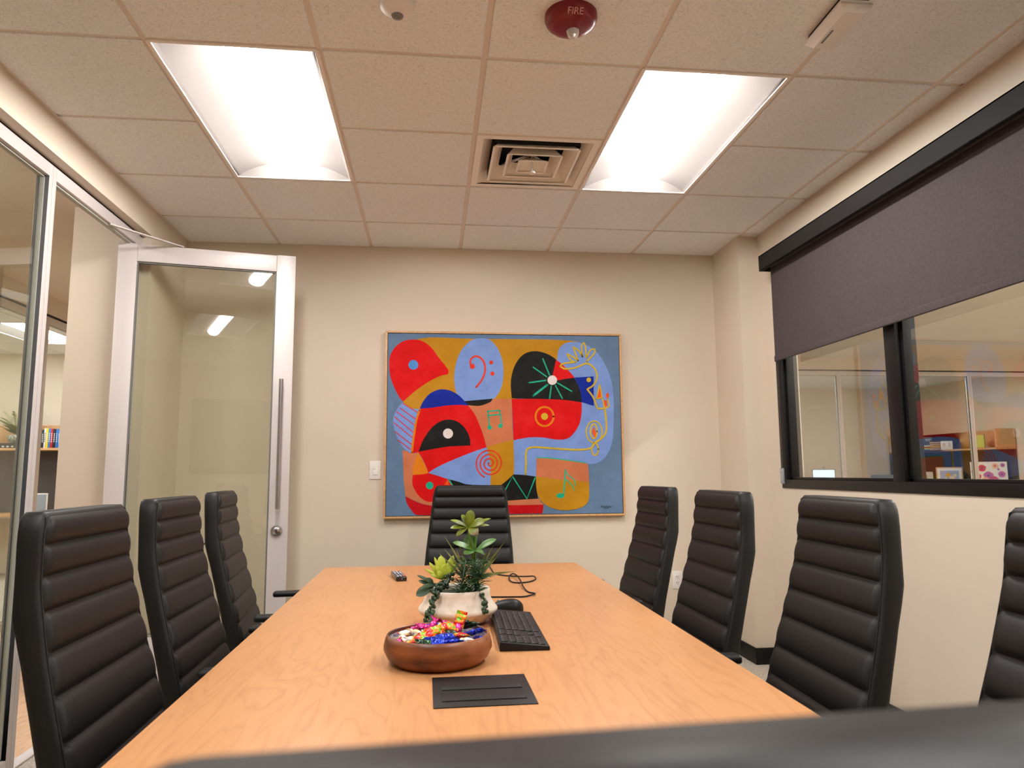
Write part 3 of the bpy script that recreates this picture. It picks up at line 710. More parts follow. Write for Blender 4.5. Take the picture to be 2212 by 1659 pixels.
def make_chair(label):
    t = thing('conference_chair', label, 'chair', group=None)
    # --- ribbed front cushion
    mb = MB(); zs = []
    for a, b in zip(RIB, RIB[1:]):
        for k in range(9):
            s = k/9; s = .5-.5*math.cos(s*PI) if 0 else s
            zs.append((a+(b-a)*s, abs(math.sin(PI*s))**.46 if s > 0 else 0))
    zs.append((RIB[-1], 0))
    us = [-1, -.985, -.955, -.91, -.85, -.7, -.5, -.25, 0, .25, .5, .7, .85, .91, .955, .985, 1]
    def edge(u): return min(1, (1-abs(u))/.055)**.5 if abs(u) < 1 else 0
    rows = []
    for z, bl in zs:
        h = ip(HP, z)-.010; f = sm_ip(FP, z); row = []
        for u in us:
            e = edge(u); x = f-.005+.005*e+.0130*bl*(.3+.7*e)
            row.append(mb.bm.verts.new((x, u*h, z)))
        rows.append(row)
    for A, B in zip(rows, rows[1:]):
        for i in range(len(us)-1): mb.bm.faces.new((A[i], B[i], B[i+1], A[i+1]))
    mb.build('back_cushion', M['leather'], t, ang=70)
    # --- shell behind and round the sides
    mb = MB(); n = 46; Z = [1.104-(1.104-.42)*i/n for i in range(n+1)]
    sec = []
    for z in Z:
        h = ip(HP, z); f = sm_ip(FP, z); b = ip(BP, z); r = .010
        ring = [(f+.001, -h+r*1.1), (f-.002, -h+.004), (f-.010, -h)]
        ring += [(b+.016, -h), (b+.006, -h+.004), (b, -h+.018), (b-.004, -h*.5), (b-.006, 0)]
        ring += [(x, -y) for x, y in reversed(ring[:-1])]
        sec.append([(x, y, z) for x, y in ring])
    top = [(x*.8-.005, y*.97, 1.112) for x, y, z in sec[0]]
    sec = [top]+sec
    G = [[mb.bm.verts.new(p) for p in r_] for r_ in sec]
    for A, B in zip(G, G[1:]):
        for i in range(len(A)-1): mb.bm.faces.new((A[i], A[i+1], B[i+1], B[i]))
    mb.bm.faces.new(G[0]); mb.bm.faces.new(G[-1][::-1])
    fr = [(A[0], A[-1]) for A in G]
    for (a, b), (c, d) in zip(fr, fr[1:]): mb.bm.faces.new((b, a, c, d))
    bmesh.ops.recalc_face_normals(mb.bm, faces=mb.bm.faces[:])
    mb.build('back_shell', M['leather'], t, ang=50)
    mb = MB()      # piping seam round the front panel
    L = [(sm_ip(FP, z)+.0012, -(ip(HP, z)-.010), z) for z in [1.09-.67*i/40 for i in range(41)]]
    top = [(sm_ip(FP, 1.104)-.0008, -(.19)+.38*i/12, 1.104) for i in range(13)]
    path = list(reversed(L))+[(.0, -.198, 1.101)]+top+[(.0, .198, 1.101)]+[(x, -y, z) for x, y, z in L]
    mb.tube(path, .0016, 6); mb.build('piping', M['seam'], t)
    mb = MB(); z = .905
    b = ip(BP, z); mb.box(b-.0075, b-.001, -.20, .20, z-.004, z+.004, .002); mb.build('back_pleat', M['leather'], t)
    # --- seat
    mb = MB(); xs = []; nr = 8; x0, x1 = .11, .60
    for k in range(nr):
        for j in range(8):
            s = j/8; xs.append((x0+(x1-x0)*(k+s)/nr, abs(math.sin(PI*s))**.5 if s > 0 else 0))
    xs.append((x1, 0)); rows = []
    for x, bl in xs:
        s = (x-x0)/(x1-x0); zz = .462+.012*s-(.05*max(0, (s-.82)/.18)**2); row = []
        for u in us:
            e = edge(u); row.append(mb.bm.verts.new((x, u*.252, zz-.008+.01*e+.012*bl*e)))
        rows.append(row)
    for A, B in zip(rows, rows[1:]):
        for i in range(len(us)-1): mb.bm.faces.new((A[i], B[i], B[i+1], A[i+1]))
    mb.build('seat_cushion', M['leather'], t, ang=70)
    mb = MB(); mb.box(.10, .605, -.256, .256, .395, .452, .018, seg=3); mb.build('seat_shell', M['leather'], t, ang=50)
    # --- arms
    for s in (-1, 1):
        mb = MB(); mb.tube([(.29, s*.262, .43), (.262, s*.298, .46), (.258, s*.300, .52), (.27, s*.298, .580), (.30, s*.297, .602), (.44, s*.297, .602), (.475, s*.297, .580), (.485, s*.298, .54), (.47, s*.296, .46), (.44, s*.262, .43)], .0115, 10)
        a = mb.build('arm_frame', M['chrome'], t, ang=60)
        mb = MB(); mb.box(.175, .465, s*.297-.029, s*.297+.029, .605, .630, .012, seg=3); mb.build('arm_pad', M['blackplastic'], t, ang=60)
    # --- under-carriage
    mb = MB(); mb.box(.25, .47, -.09, .09, .355, .397, .01); mb.cyl((.36, 0, .29), (.36, 0, .36), .03); mb.tube([(.33, .08, .372), (.32, .22, .37)], .006); mb.build('tilt_mechanism', M['blackplastic'], t)
    mb = MB(); mb.cyl((.36, 0, .10), (.36, 0, .30), .022, seg=20); mb.build('gas_lift', M['chrome'], t)
    for k in range(5):
        a = 2*PI*k/5+.3; mb = MB()
        mb.tube([(.36+.03*math.cos(a), .03*math.sin(a), .105), (.36+.16*math.cos(a), .16*math.sin(a), .098), (.36+.30*math.cos(a), .30*math.sin(a), .068)], [.022, .017, .012], 10)
        g = mb.build('base_leg', M['chrome'], t, ang=60)
        cx, cyy = .36+.30*math.cos(a), .30*math.sin(a); mb = MB()
        for q in (-1, 1):
            mb.cyl((cx-math.sin(a)*q*.008, cyy+math.cos(a)*q*.008, .0265), (cx-math.sin(a)*q*.024, cyy+math.cos(a)*q*.024, .0265), .0255, seg=18)
        mb.cyl((cx, cyy, .03), (cx, cyy, .066), .007, seg=8)
        mb.build('caster', M['blackplastic'], g)
    return t
CG = None
ch = make_chair('black ribbed high-back leather chair, nearest on the left side of the table')
ch.location = (-.790, 1.792, 0); ch.rotation_euler = (0, 0, .01)
D = math.radians
dup(ch, (-.838, 2.532, 0), D(.5), 'middle one of the three black high-back chairs along the glass wall side')
dup(ch, (-.897, 3.317, 0), D(5), 'black high-back chair standing before the open glass door, farthest on the left')
dup(ch, (.2255, 4.285, 0), D(-90-6.4), 'black high-back chair at the far end of the table in front of the painting')
dup(ch, (1.084, 3.470, 0), D(180+2.5), 'black high-back chair on the window side, farthest from the viewer, beside the wall outlet')
dup(ch, (1.065, 2.622, 0), D(180+.5), 'black high-back chair on the window side, second from the back wall, before the wall corner')
dup(ch, (1.106, 1.888, 0), D(180-1.8), 'large black high-back chair under the window, third from the back wall')
dup(ch, (1.110, 1.100, 0), D(180-2), 'black high-back chair cut off by the right edge of the picture')
dup(ch, (.1215, .2235, 0), D(90+3.1), 'blurred top of the chair right in front of the viewer at the near end')
# ================================================================== things on the table
# --- keyboard: long side runs away from the viewer, spacebar side to the right
t = thing('keyboard', 'black full-size keyboard lying lengthwise right of the wooden bowl', 'keyboard', (.2425, 2.085, TZ), D(-1.6))
# local: y runs along the length (.46), x across (.135); keys raised towards -x
mb = MB(); W_, L_ = .128, .455
def top(x): return .010+.013*(.5-x/W_)        # higher on the function-key side
V = [(-W_/2, -L_/2, 0), (W_/2, -L_/2, 0), (W_/2, L_/2, 0), (-W_/2, L_/2, 0)]
V += [(x, y, top(x)) for x, y, z in V]
b = bmesh.new(); vv = [b.verts.new(v) for v in V]
for f in [(0, 3, 2, 1), (4, 5, 6, 7), (0, 1, 5, 4), (1, 2, 6, 5), (2, 3, 7, 6), (3, 0, 4, 7)]: b.faces.new([vv[i] for i in f])
bmesh.ops.bevel(b, geom=b.edges[:], offset=.003, segments=2, profile=.6, affect='EDGES'); mb.merge(b)
mb.build('case', M['blackplastic'], t)
keycap = mat('keycap', (.014, .0125, .013), .5, 0, Specular_IOR_Level=.3); legend = mat('key_legend', (.35, .35, .36), .5)
rowx = [-.050, -.029, -.0105, .0085, .0270, .0455]
def keyrow(r):
    y0 = -L_/2+.012; out = []
    # numeric block (nearest), cursor block, main block
    for k in range(4): out.append((y0+k*.0187, .0168))
    y1 = y0+4*.0187+.008
    if r in (0, 1, 2, 4, 5):
        for k in range(3):
            if r == 4 and k != 1: continue
            out.append((y1+k*.0187, .0168))
    y2 = y1+3*.0187+.008
    n = 15 if r else 13
    if r == 5: seq = [.023, .021, .021, .104, .021, .021, .021, .024]
    elif r == 0: seq = [.0172]*16
    else: seq = [.034 if r in (3, 4) else .026]+[.0172]*12+[.03]
    y = y2
    for s in seq:
        if y+s > L_/2-.006: s = L_/2-.006-y
        if s < .006: break
        out.append((y, s-.0016)); y += s+.0002
    return out
kk = MB(); lg = MB(); rnd = random.Random(4)
cnt = 0
for r, x in enumerate(rowx):
    for y, l in keyrow(r):
        z = top(x)
        kk.box(x-.0085, x+.0085, y, y+l, z-.0005, z+.0022, .0008, seg=1); cnt += 1
        lg.box(x-.0055, x-.0025, y+l*.3, y+l*.3+.0025, z+.0022, z+.0024)
kk.build('keys', keycap, t); tag_ = lg.build('key_legends', legend, t)
# --- mouse
t = thing('computer_mouse', 'black mouse behind the keyboard, right of the planter', 'mouse', (.245, 2.395, TZ), D(72))
mb = MB()
def mf(u, v):
    a = 2*PI*u; r = math.sin(PI/2*v)
    x = .031*math.copysign(abs(math.cos(a))**.75, math.cos(a))*r*(1-.10*math.sin(a)); y = .056*math.copysign(abs(math.sin(a))**.85, math.sin(a))*r
    return Vector((x, y, .036*math.cos(PI/2*v)**.75*(1-.25*(y/.056))+.0005))
mb.grid(mf, 32, 12, closeu=True); mb.build('shell', M['blackplastic'], t, ang=60)
mb = MB(); mb.cyl((-.004, .026, .0285), (.004, .026, .0285), .006, seg=14); mb.build('scroll_wheel', M['gasket'], t)
# --- cable
cab = [(0.277, 3.50), (0.277, 3.37), (0.280, 3.24), (0.308, 3.182), (0.345, 3.150), (0.383, 3.132), (0.414, 3.130), (0.436, 3.105), (0.436, 3.051), (0.41, 2.99), (0.371, 2.958), (0.336, 2.965), (0.324, 3.03), (0.332, 3.11), (0.349, 3.13), (0.359, 3.063), (0.359, 2.948), (0.355, 2.818), (0.361, 2.73), (0.380, 2.696), (0.372, 2.656), (0.337, 2.632), (0.296, 2.630), (0.217, 2.640), (0.114, 2.66), (0.01, 2.68), (-.022, 2.61), (-.030, 2.504), (-.022, 2.437), (0.02, 2.400), (.06, 2.385)]
pts = [Vector((x, y, TZ+.0032)) for x, y in cab]
for i, h in {7: .003, 13: .006, 14: .012, 15: .013, 16: .010, 17: .004, 20: .003}.items(): pts[i].z += h
P2 = []
for i in range(len(pts)-1):
    p0, p1, p2, p3 = pts[max(0, i-1)], pts[i], pts[i+1], pts[min(len(pts)-1, i+2)]
    for k in range(6):
        s = k/6; P2.append(.5*((2*p1)+(p2-p0)*s+(2*p0-5*p1+4*p2-p3)*s*s+(3*p1-p0-3*p2+p3)*s**3))
P2.append(pts[-1])
mb = MB(); mb.tube(P2, .0028, 8); tag(mb.build('computer_cable', M['blackplastic']), 'thin black cable looping over the tabletop behind the planter', 'cable')
# --- remote
t = thing('remote_control', 'small black remote control on the far left of the tabletop', 'remote control', (-.138, 3.185, TZ), D(10))
mb = MB(); mb.box(-.0225, .0225, -.095, .095, 0, .019, .006, seg=3); mb.build('body', M['glossblack'], t)
bc = {'w': mat('button_grey', (.42, .42, .45), .4), 'r': mat('button_red', srgb(190, 30, 40), .4), 'g': mat('button_green', srgb(120, 170, 130), .4), 'o': mat('button_orange', srgb(225, 150, 100), .4)}
for r, cols in enumerate(['wwr', 'www', ' w ', 'w w', ' w ', 'www', 'www', 'www', 'wwg', 'wogr'[0:1]+'or']):
    for c, k in enumerate(cols):
        if k == ' ': continue
        mb = MB(); mb.box(-.0155+c*.012, -.0075+c*.012, -.085+r*.0185, -.077+r*.0185, .0185, .0205, .001, seg=1); mb.build('button', bc[k], t)
mb = MB(); mb.cyl((.002, -.0955, .010), (.002, -.094, .010), .002, seg=8); mb.build('end_mark', bc['w'], t)

# --- wooden bowl
BX, BY = .018, 1.787
t = thing('wooden_bowl', 'round carved wooden bowl full of wrapped candy', 'bowl', (BX, BY, TZ))
wb = mat('bowl_wood', srgb(150, 84, 40), .38)
vec = coord(wb, (3, 3, 14)); n = noise(wb, 3, 3, vec, .5, .6); n2 = noise(wb, 6, 5, coord(wb, (6, 6, 60)), .7); n3 = noise(wb, 3.3, 2, coord(wb, (2.2, 2.2, 2.2)))
N_, L_2 = nodes(wb)
mx = N_.new('ShaderNodeMix'); mx.data_type = 'FLOAT'; mx.inputs[0].default_value = .35; L_2.new(n.outputs[0], mx.inputs[2]); L_2.new(n2.outputs[0], mx.inputs[3])
mx2 = N_.new('ShaderNodeMix'); mx2.data_type = 'FLOAT'; mx2.inputs[0].default_value = .5; L_2.new(mx.outputs[0], mx2.inputs[2]); L_2.new(n3.outputs[0], mx2.inputs[3])
r = ramp(wb, mx2.outputs[0], [(.38, srgb(50, 24, 12)), (.45, srgb(104, 54, 26)), (.53, srgb(134, 76, 40)), (.64, srgb(160, 98, 56))]); setcol(wb, r.outputs[0])
mb = MB(); mb.lathe([(0, 0), (.095, 0), (.107, .004), (.120, .016), (.1285, .034), (.1285, .044), (.125, .058), (.1215, .066), (.119, .0675), (.1165, .066), (.118, .058)], 64); mb.build('body', wb, t, ang=60)
ln = mat('bowl_lining', srgb(225, 215, 222), .3)
wv = noise(ln, 1, 2, coord(ln, (16, 16, 60)), .5, 3); r = ramp(ln, wv.outputs[0], [(.44, srgb(228, 220, 226)), (.5, srgb(90, 84, 130)), (.56, srgb(228, 220, 226))]); setcol(ln, r.outputs[0])
mb = MB(); mb.lathe([(.1175, .0655), (.1185, .056), (.120, .044), (.117, .028), (.104, .012), (.08, .007), (0, .006)], 48); mb.build('lining', ln, t, ang=60)
# --- candies
def candymat(name, cols, metal=.35, rough=.22, sc_=17):
    m = mat(name, cols[0], rough, metal); n = noise(m, sc_, 1, None, .4, 1.5)
    k = len(cols); r = ramp(m, n.outputs[0], [(.36+.30*i/max(1, k-1), c) for i, c in enumerate(cols)], 'CONSTANT'); setcol(m, r.outputs[0])
    n2 = noise(m, 130, 2); bump(m, n2.outputs[0], .7, .004); return m
cm = {'rainbow striped': candymat('wrapper_rainbow', [srgb(200, 20, 30), srgb(240, 140, 20), srgb(120, 190, 40), srgb(225, 215, 225), srgb(210, 20, 60)], .15),
      'magenta': candymat('wrapper_magenta', [srgb(190, 20, 120), srgb(235, 60, 160), srgb(120, 20, 110)], .3),
      'shiny blue': candymat('wrapper_blue', [srgb(8, 40, 170), srgb(14, 70, 215), srgb(10, 20, 90)], .6),
      'clear white': candymat('wrapper_white', [srgb(235, 225, 225), srgb(240, 205, 150), srgb(220, 60, 80), srgb(240, 235, 235)], .1),
      'dark green': candymat('wrapper_green', [srgb(20, 50, 30), srgb(50, 90, 50), srgb(190, 200, 150)], .5)}
SHAPE = ['twisted sweet', 'long bar', 'flat packet']
used = {}
def where(x, y):
    r_ = math.hypot(x, y)
    if r_ < .03: return 'in the middle of the wooden bowl'
    s_ = ['right', 'far right', 'far', 'far left', 'left', 'near left', 'near', 'near right'][round(math.atan2(y, x)/(PI/4)) % 8]
    return ('at the '+s_+' rim' if r_ > .075 else 'on the '+s_+' part')+' of the wooden bowl'
def candy(kind, loc, R, variant, pos=None):
    mb = MB(); T4 = R.to_4x4()
    if variant == 0:      # twisted sweet
        mb.sphere((0, 0, 0), .0095, 12, sx=1.45, sy=1, sz=.85)
        for s in (-1, 1):
            def fan(u, v):
                a = (u-.5)*2.4; rr = .002+.013*v
                return Vector((s*(.0125+.011*v), rr*math.sin(a)*1.1, .0022*math.sin(u*26)*v+.0005))
            mb.grid(fan, 14, 3)
    elif variant == 1:    # long bar
        def bar(u, v):
            a = 2*PI*u; x = -.024+.048*v; e = min(1, min(v, 1-v)/.10)**.5
            return Vector((x, .0085*math.cos(a)*(.35+.65*e)+.0, .0065*math.sin(a)*e*(1+.07*math.sin(v*40))))
        mb.grid(bar, 16, 22, closeu=True)
        for s in (-1, 1):
            mb.grid(lambda u, v: Vector((s*(.024+.008*v), (u-.5)*.018, .0012*math.sin(u*20)*(1))), 12, 2)
    else:                 # flat packet with crimped fins
        def pk(u, v):
            a = 2*PI*u; x = -.019+.038*v; e = min(1, min(v, 1-v)/.22)**.6
            return Vector((x, .0135*math.cos(a), .0075*math.sin(a)*e+.001*math.sin(v*19)))
        mb.grid(pk, 16, 16, closeu=True)
        for s in (-1, 1):
            mb.grid(lambda u, v: Vector((s*(.019+.007*v), (u-.5)*.027, .0014*math.sin(u*38))), 18, 1)
    o = mb.build('wrapped_candy', cm[kind], ang=55)
    o.matrix_world = MT(loc) @ T4
    if pos is None: return tag(o, 'wrapped candy buried under the others in the wooden bowl', 'candy', 'candies buried in the wooden bowl')
    lb = kind+' '+SHAPE[variant]+' '+where(*pos); k = used.get(lb, 0); used[lb] = k+1
    if k: lb = ['', 'second ', 'third '][k]+lb+', further in'
    return tag(o, lb, 'candy', 'wrapped candies on top in the wooden bowl')
rnd = random.Random(11)
lay = []
# (x, y, z, kind, variant, yaw, pitch, roll) relative to the bowl centre
top_ = [(-.062, -.035, .060, 'clear white', 0, .4, .1, .2), (-.085, -.005, .058, 'clear white', 0, 1.9, .2, 0), (-.05, .01, .065, 'clear white', 0, 2.6, -.3, .2), (-.072, .035, .060, 'clear white', 2, .8, .1, .1),
        (-.03, .045, .070, 'magenta', 2, .5, .35, .2), (-.012, .052, .074, 'magenta', 0, 1.2, -.6, .6), (.02, .055, .075, 'magenta', 0, .2, .5, -.5), (-.052, .060, .064, 'magenta', 2, 2.8, .2, .3),
        (.002, .012, .076, 'rainbow striped', 1, .35, -.25, .3), (-.012, -.008, .072, 'rainbow striped', 2, .25, -.15, .5), (.024, .004, .078, 'rainbow striped', 2, -.2, .1, .3), (-.038, -.050, .062, 'rainbow striped', 2, -.5, .15, .5),
        (.052, .020, .087, 'rainbow striped', 2, .9, -1.05, .4), (.048, .006, .074, 'magenta', 0, 1.3, -.9, .2), (-.03, -.022, .066, 'rainbow striped', 2, 2.7, .1, -.3), (.05, -.03, .064, 'rainbow striped', 2, 2.3, .2, .2),
        (.072, -.028, .068, 'shiny blue', 1, 2.3, .35, .1), (.090, .002, .066, 'shiny blue', 1, 2.2, .30, .3), (-.012, -.058, .064, 'shiny blue', 1, .15, 0, .2), (.022, -.045, .066, 'shiny blue', 2, .5, .1, .2),
        (.000, -.085, .060, 'shiny blue', 2, .05, .1, .6), (.034, -.078, .060, 'shiny blue', 2, 2.9, .1, .5), (-.028, -.086, .060, 'dark green', 2, .3, .2, .6), (.078, .045, .072, 'dark green', 1, 2.4, .3, .2), (.062, .062, .073, 'dark green', 1, 2.2, .3, .1),
        (.03, -.012, .068, 'dark green', 2, 1.9, 0, .1), (-.058, -.072, .058, 'rainbow striped', 2, 2.5, .2, .4), (.065, -.058, .058, 'clear white', 2, 2.4, .15, .3), (-.090, -.035, .055, 'magenta', 0, 1.1, .2, .1), (-.01, .085, .066, 'shiny blue', 2, 1.1, .1, .1), (.035, .08, .066, 'magenta', 2, .4, .2, .2), (.095, -.03, .056, 'shiny blue', 1, 1.9, .2, .2)]
for x, y, z, k, v, a, p, rr in top_: candy(k, (BX+x, BY+y, TZ+z), Euler((rr, p, a)).to_matrix(), v, (x, y))
for i in range(26):
    a = rnd.uniform(0, 2*PI); r_ = .085*rnd.random()**.5
    candy(rnd.choice(list(cm)[:3]+['dark green']), (BX+r_*math.cos(a), BY+r_*math.sin(a), TZ+rnd.uniform(.026, .050)), Euler((rnd.uniform(-.3, .3), rnd.uniform(-.3, .3), rnd.uniform(0, 6))).to_matrix(), rnd.choice((1, 2)))

# --- planter with artificial succulents
px0, py0 = .081, 2.225
t = thing('potted_succulents', 'white stone pot of mixed succulents behind the wooden bowl', 'plant', (px0, py0, TZ))
stone = mat('pot_stone', srgb(226, 212, 196), .55); n = noise(stone, 34, 5, None, .65); r = ramp(stone, n.outputs[0], [(.3, srgb(206, 192, 174)), (.6, srgb(232, 220, 206))]); setcol(stone, r.outputs[0]); bump(stone, n.outputs[0], .12, .001)
mb = MB(); mb.lathe([(0, 0), (.070, 0), (.077, .003), (.088, .012), (.102, .024), (.116, .036), (.1195, .043), (.117, .049), (.107, .061), (.0995, .074), (.0965, .088), (.0965, .100), (.094, .1025), (.090, .101), (.089, .090), (.089, .082), (0, .080)], 64)
mb.build('pot', stone, t, ang=70)
mb = MB(); mb.lathe([(.0885, .084), (.05, .088), (0, .090)], 24); mb.build('soil', mat('moss', srgb(42, 44, 26), .95), t)
def leafmat(name, c0, c1, c2=None, rough=.4, sc_=9):
    m = mat(name, c0, rough); n = noise(m, sc_, 3, None, .5, .5); st = [(.35, c0), (.55, c1)]
    if c2: st.append((.72, c2))
    r = ramp(m, n.outputs[0], st); setcol(m, r.outputs[0]); m.node_tree.nodes['Principled BSDF'].inputs['Subsurface Weight'].default_value = 0; return m
lm_top = leafmat('leaf_olive', srgb(84, 98, 16), srgb(116, 132, 30), srgb(110, 74, 34), sc_=22)
lm_mid = leafmat('leaf_green', srgb(52, 94, 38), srgb(84, 128, 56))
lm_lime = leafmat('leaf_lime', srgb(158, 182, 38), srgb(190, 204, 70))
lm_blade = leafmat('leaf_blade', srgb(96, 104, 38), srgb(134, 138, 70), srgb(150, 130, 84), sc_=18)
lm_spike = leafmat('leaf_spike', srgb(14, 48, 18), srgb(34, 78, 28))
lm_pearl = leafmat('leaf_pearl', srgb(30, 52, 34), srgb(50, 74, 50), rough=.35)
lm_dark = leafmat('leaf_dark', srgb(44, 66, 44), srgb(64, 88, 60))
lm_stem = mat('plant_stem', srgb(70, 84, 40), .6)
def leaf(mb, base, tip, width, bend=0, normal=(0, -1, .4), thick=.002, cup=.15, shape=(1.35, .55), n=12, k=6):
    base, tip = Vector(base), Vector(tip); ax = tip-base; L = ax.length; ax.normalize()
    nn = Vector(normal); nn = (nn-ax*nn.dot(ax)).normalized(); side = ax.cross(nn)
    G = []
    for i in range(n+1):
        s = i/n; wv = width/2*max(0, math.sin(PI*s**shape[0]))**shape[1]
        wv = max(wv, width*.04 if i < n else 0.0001)
        c = base+ax*L*s+nn*bend*4*s*(1-s)
        ring = []
        for j in range(2*k):
            a = 2*PI*j/(2*k); x = math.cos(a); z = math.sin(a)
            ring.append(mb.bm.verts.new(c+side*wv*x+nn*(thick*z*(.3+.7*math.sin(PI*s))+cup*wv*x*x)))
        G.append(ring)
    for A, B in zip(G, G[1:]):
        for j in range(2*k):
            q = (j+1) % (2*k); f = mb.bm.faces.new((A[j], A[q], B[q], B[j])); f.material_index = mb.mi
Q = lambda px, py, dy=0: Vector(((px-994)/712, dy, .1+(1275-py)/712))     # sizes read off the photo, in metres about the pot
# tall olive rosette
mb = MB()
c = Q(1017, 1143)
for tip, wd, dy, nrm, o in [((1022, 1109), .030, 0, (0, -1, .2), 0), ((1002, 1119), .018, .01, (.3, -1, .2), 0), ((977, 1130), .022, 0, (0, -.4, 1), -.004), ((1052, 1132), .032, -.022, (0, -.7, .7), .0), ((1066, 1128), .012, .006, (0, -.6, .8), 0),
                            ((977, 1147), .020, -.008, (0, -.5, .8), -.002), ((1063, 1143), .012, .004, (0, -.6, .8), 0), ((1036, 1160), .030, -.03, (0, -1, .3), 0), ((990, 1164), .018, -.012, (0, -.6, .8), 0), ((1010, 1128), .02, .03, (0, -1, .2), 0)]:
    leaf(mb, c+Vector((0, 0, o-.004)), Q(*tip, dy), wd, .004, nrm, .0022, .2)
mb.tube([Q(1026, 1262), Q(1027, 1215), Q(1018, 1165), c], [.0045, .004, .003, .003], 8)
mb.build('olive_rosette', lm_top, t, ang=70)
mb = MB(); c = Q(1031, 1197)
for tip, wd, dy, nrm in [((982, 1177), .026, -.01, (.1, -.5, .8)), ((1012, 1167), .040, .018, (0, -1, .3)), ((1077, 1172), .026, -.005, (-.1, -.6, .8)), ((1052, 1205), .02, .0, (0, -.4, 1)), ((1005, 1201), .022, -.02, (0, -.7, .8)), ((1044, 1199), .02, -.03, (0, -.4, 1)), ((1014, 1156), .008, 0, (0, -1, 0)), ((1034, 1151), .008, .005, (0, -1, 0))]:
    leaf(mb, c, Q(*tip, dy), wd, .003, nrm, .002, .22)
mb.tube([Q(1030, 1262), Q(1031, 1230), c], [.004, .004, .004], 8)
mb.build('green_rosette', lm_mid, t, ang=70)
mb = MB(); c = Q(962, 1256)
for tip, wd, dy, nrm in [((943, 1207), .010, .0, (0, -1, 0)), ((932, 1218), .012, -.004, (0, -1, 0)), ((923, 1231), .009, -.006, (0, -1, .3)), ((957, 1205), .028, .004, (0, -1, .1)), ((985, 1206), .020, .012, (0, -1, .1)), ((966, 1222), .026, -.012, (0, -1, .2)), ((946, 1224), .014, -.014, (0, -1, .2)), ((935, 1243), .01, -.01, (0, -1, .4)), ((992, 1222), .018, .0, (0, -1, .3)), ((978, 1228), .022, -.016, (0, -1, .3)), ((950, 1236), .018, -.018, (0, -1, .4))]:
    leaf(mb, c, Q(*tip, dy), wd, .004, nrm, .003, .2)
mb.build('lime_rosette', lm_lime, t, ang=70)
mb = MB()
def blade(base, tip, wd, dy=0, bend=.0):
    leaf(mb, Q(*base), Q(*tip, dy), wd, bend, (.25, -1, .3), .0006, .25, (.5, 1), n=12, k=3)
for b_, t_, wd, dy, bd in [((1010, 1240), (963, 1161), .007, -.01, .004), ((1005, 1245), (963, 1188), .009, -.02, .006), ((1000, 1250), (951, 1196), .008, -.03, .008), ((1032, 1260), (1097, 1176), .009, 0, -.006), ((1034, 1258), (1087, 1202), .008, .01, -.004), ((1036, 1252), (1120, 1240), .010, -.02, .020),
                           ((1028, 1262), (1064, 1183), .008, .02, 0), ((1015, 1245), (990, 1160), .006, .02, 0), ((1030, 1262), (1050, 1172), .006, .03, 0), ((1022, 1250), (1028, 1196), .008, -.01, 0), ((1030, 1265), (1070, 1185), .010, -.01, -.004), ((1010, 1250), (990, 1190), .009, -.01, 0)]: blade(b_, t_, wd, dy, bd)
mb.build('grass_blades', lm_blade, t, ang=70)
mb = MB(); rs = random.Random(3)
s0, s1 = Q(992, 1292, -.075), Q(1010, 1215, -.035)
mb.tube([s0, s0.lerp(s1, .5)+Vector((0, -.012, 0)), s1], .003, 6)
for st in range(10):
    off = Vector((rs.uniform(-.015, .055), rs.uniform(-.01, .06), rs.uniform(-.01, .01))) if st else Vector((0, 0, 0))
    for i in range(46):
        s = i/46; p = s0.lerp(s1, s)+Vector((0, -.03*s*(1-s), 0))+off; a = rs.uniform(0, 2*PI); Ln = rs.uniform(.042, .066)*(1-.45*s)
        d_ = Vector((math.cos(a), math.sin(a)*.8, rs.uniform(-.1, .55)))
        d_.normalize(); e_ = p+d_*Ln
        if e_.z < .108 and math.hypot(e_.x, e_.y) > .083: continue
        leaf(mb, p, e_, .0042, .004, (0, -.3, 1), .0007, .1, (.6, 1), n=4, k=2)
mb.build('spiky_foliage', lm_spike, t, ang=70)
def pearls(path, n, spread, seed):
    mb = MB(); rs = random.Random(seed); path = [Vector(p) for p in path]
    mb.tube(path, .0012, 5)
    for i in range(n):
        s = rs.random()*(len(path)-1); k = int(s); p = path[k].lerp(path[min(k+1, len(path)-1)], s-k)
        d_ = Vector((rs.uniform(-1, 1), rs.uniform(-1, .3), rs.uniform(-.6, .6)))*spread
        q_ = p+d_; q_.z = max(q_.z, .009); mb.sphere(q_, rs.uniform(.0046, .0062), 8, sz=1.15)
    return mb.build('trailing_pearls', lm_pearl, t, ang=80)
pearls([Q(972, 1256, -.05), Q(950, 1266, -.07), Q(943, 1280, -.094), Q(938, 1298, -.108), Q(932, 1315, -.112), Q(931, 1330, -.124), Q(930, 1334, -.126)], 84, .010, 5)
pearls([Q(975, 1246, -.02), Q(960, 1262, -.05), Q(945, 1270, -.06)], 46, .014, 6)
pearls([Q(1032, 1262, -.02), Q(1037, 1276, -.055), Q(1046, 1290, -.085), Q(1047, 1305, -.092), Q(1048, 1314, -.096)], 34, .006, 8)
mb = MB()
for b_, t_, wd, dy, dx in [((945, 1262), (907, 1241), .010, -.04, 0), ((940, 1266), (910, 1253), .012, -.03, 0), ((942, 1262), (926, 1247), .016, -.05, 0), ((945, 1262), (906, 1281), .030, -.06, 0), ((944, 1264), (918, 1262), .012, -.07, 0)]:
    leaf(mb, Q(*b_, -.03), Q(*t_, dy), wd, .004, (0, -1, .5), .0012, .15)
mb.build('broad_leaves', lm_dark, t, ang=70)
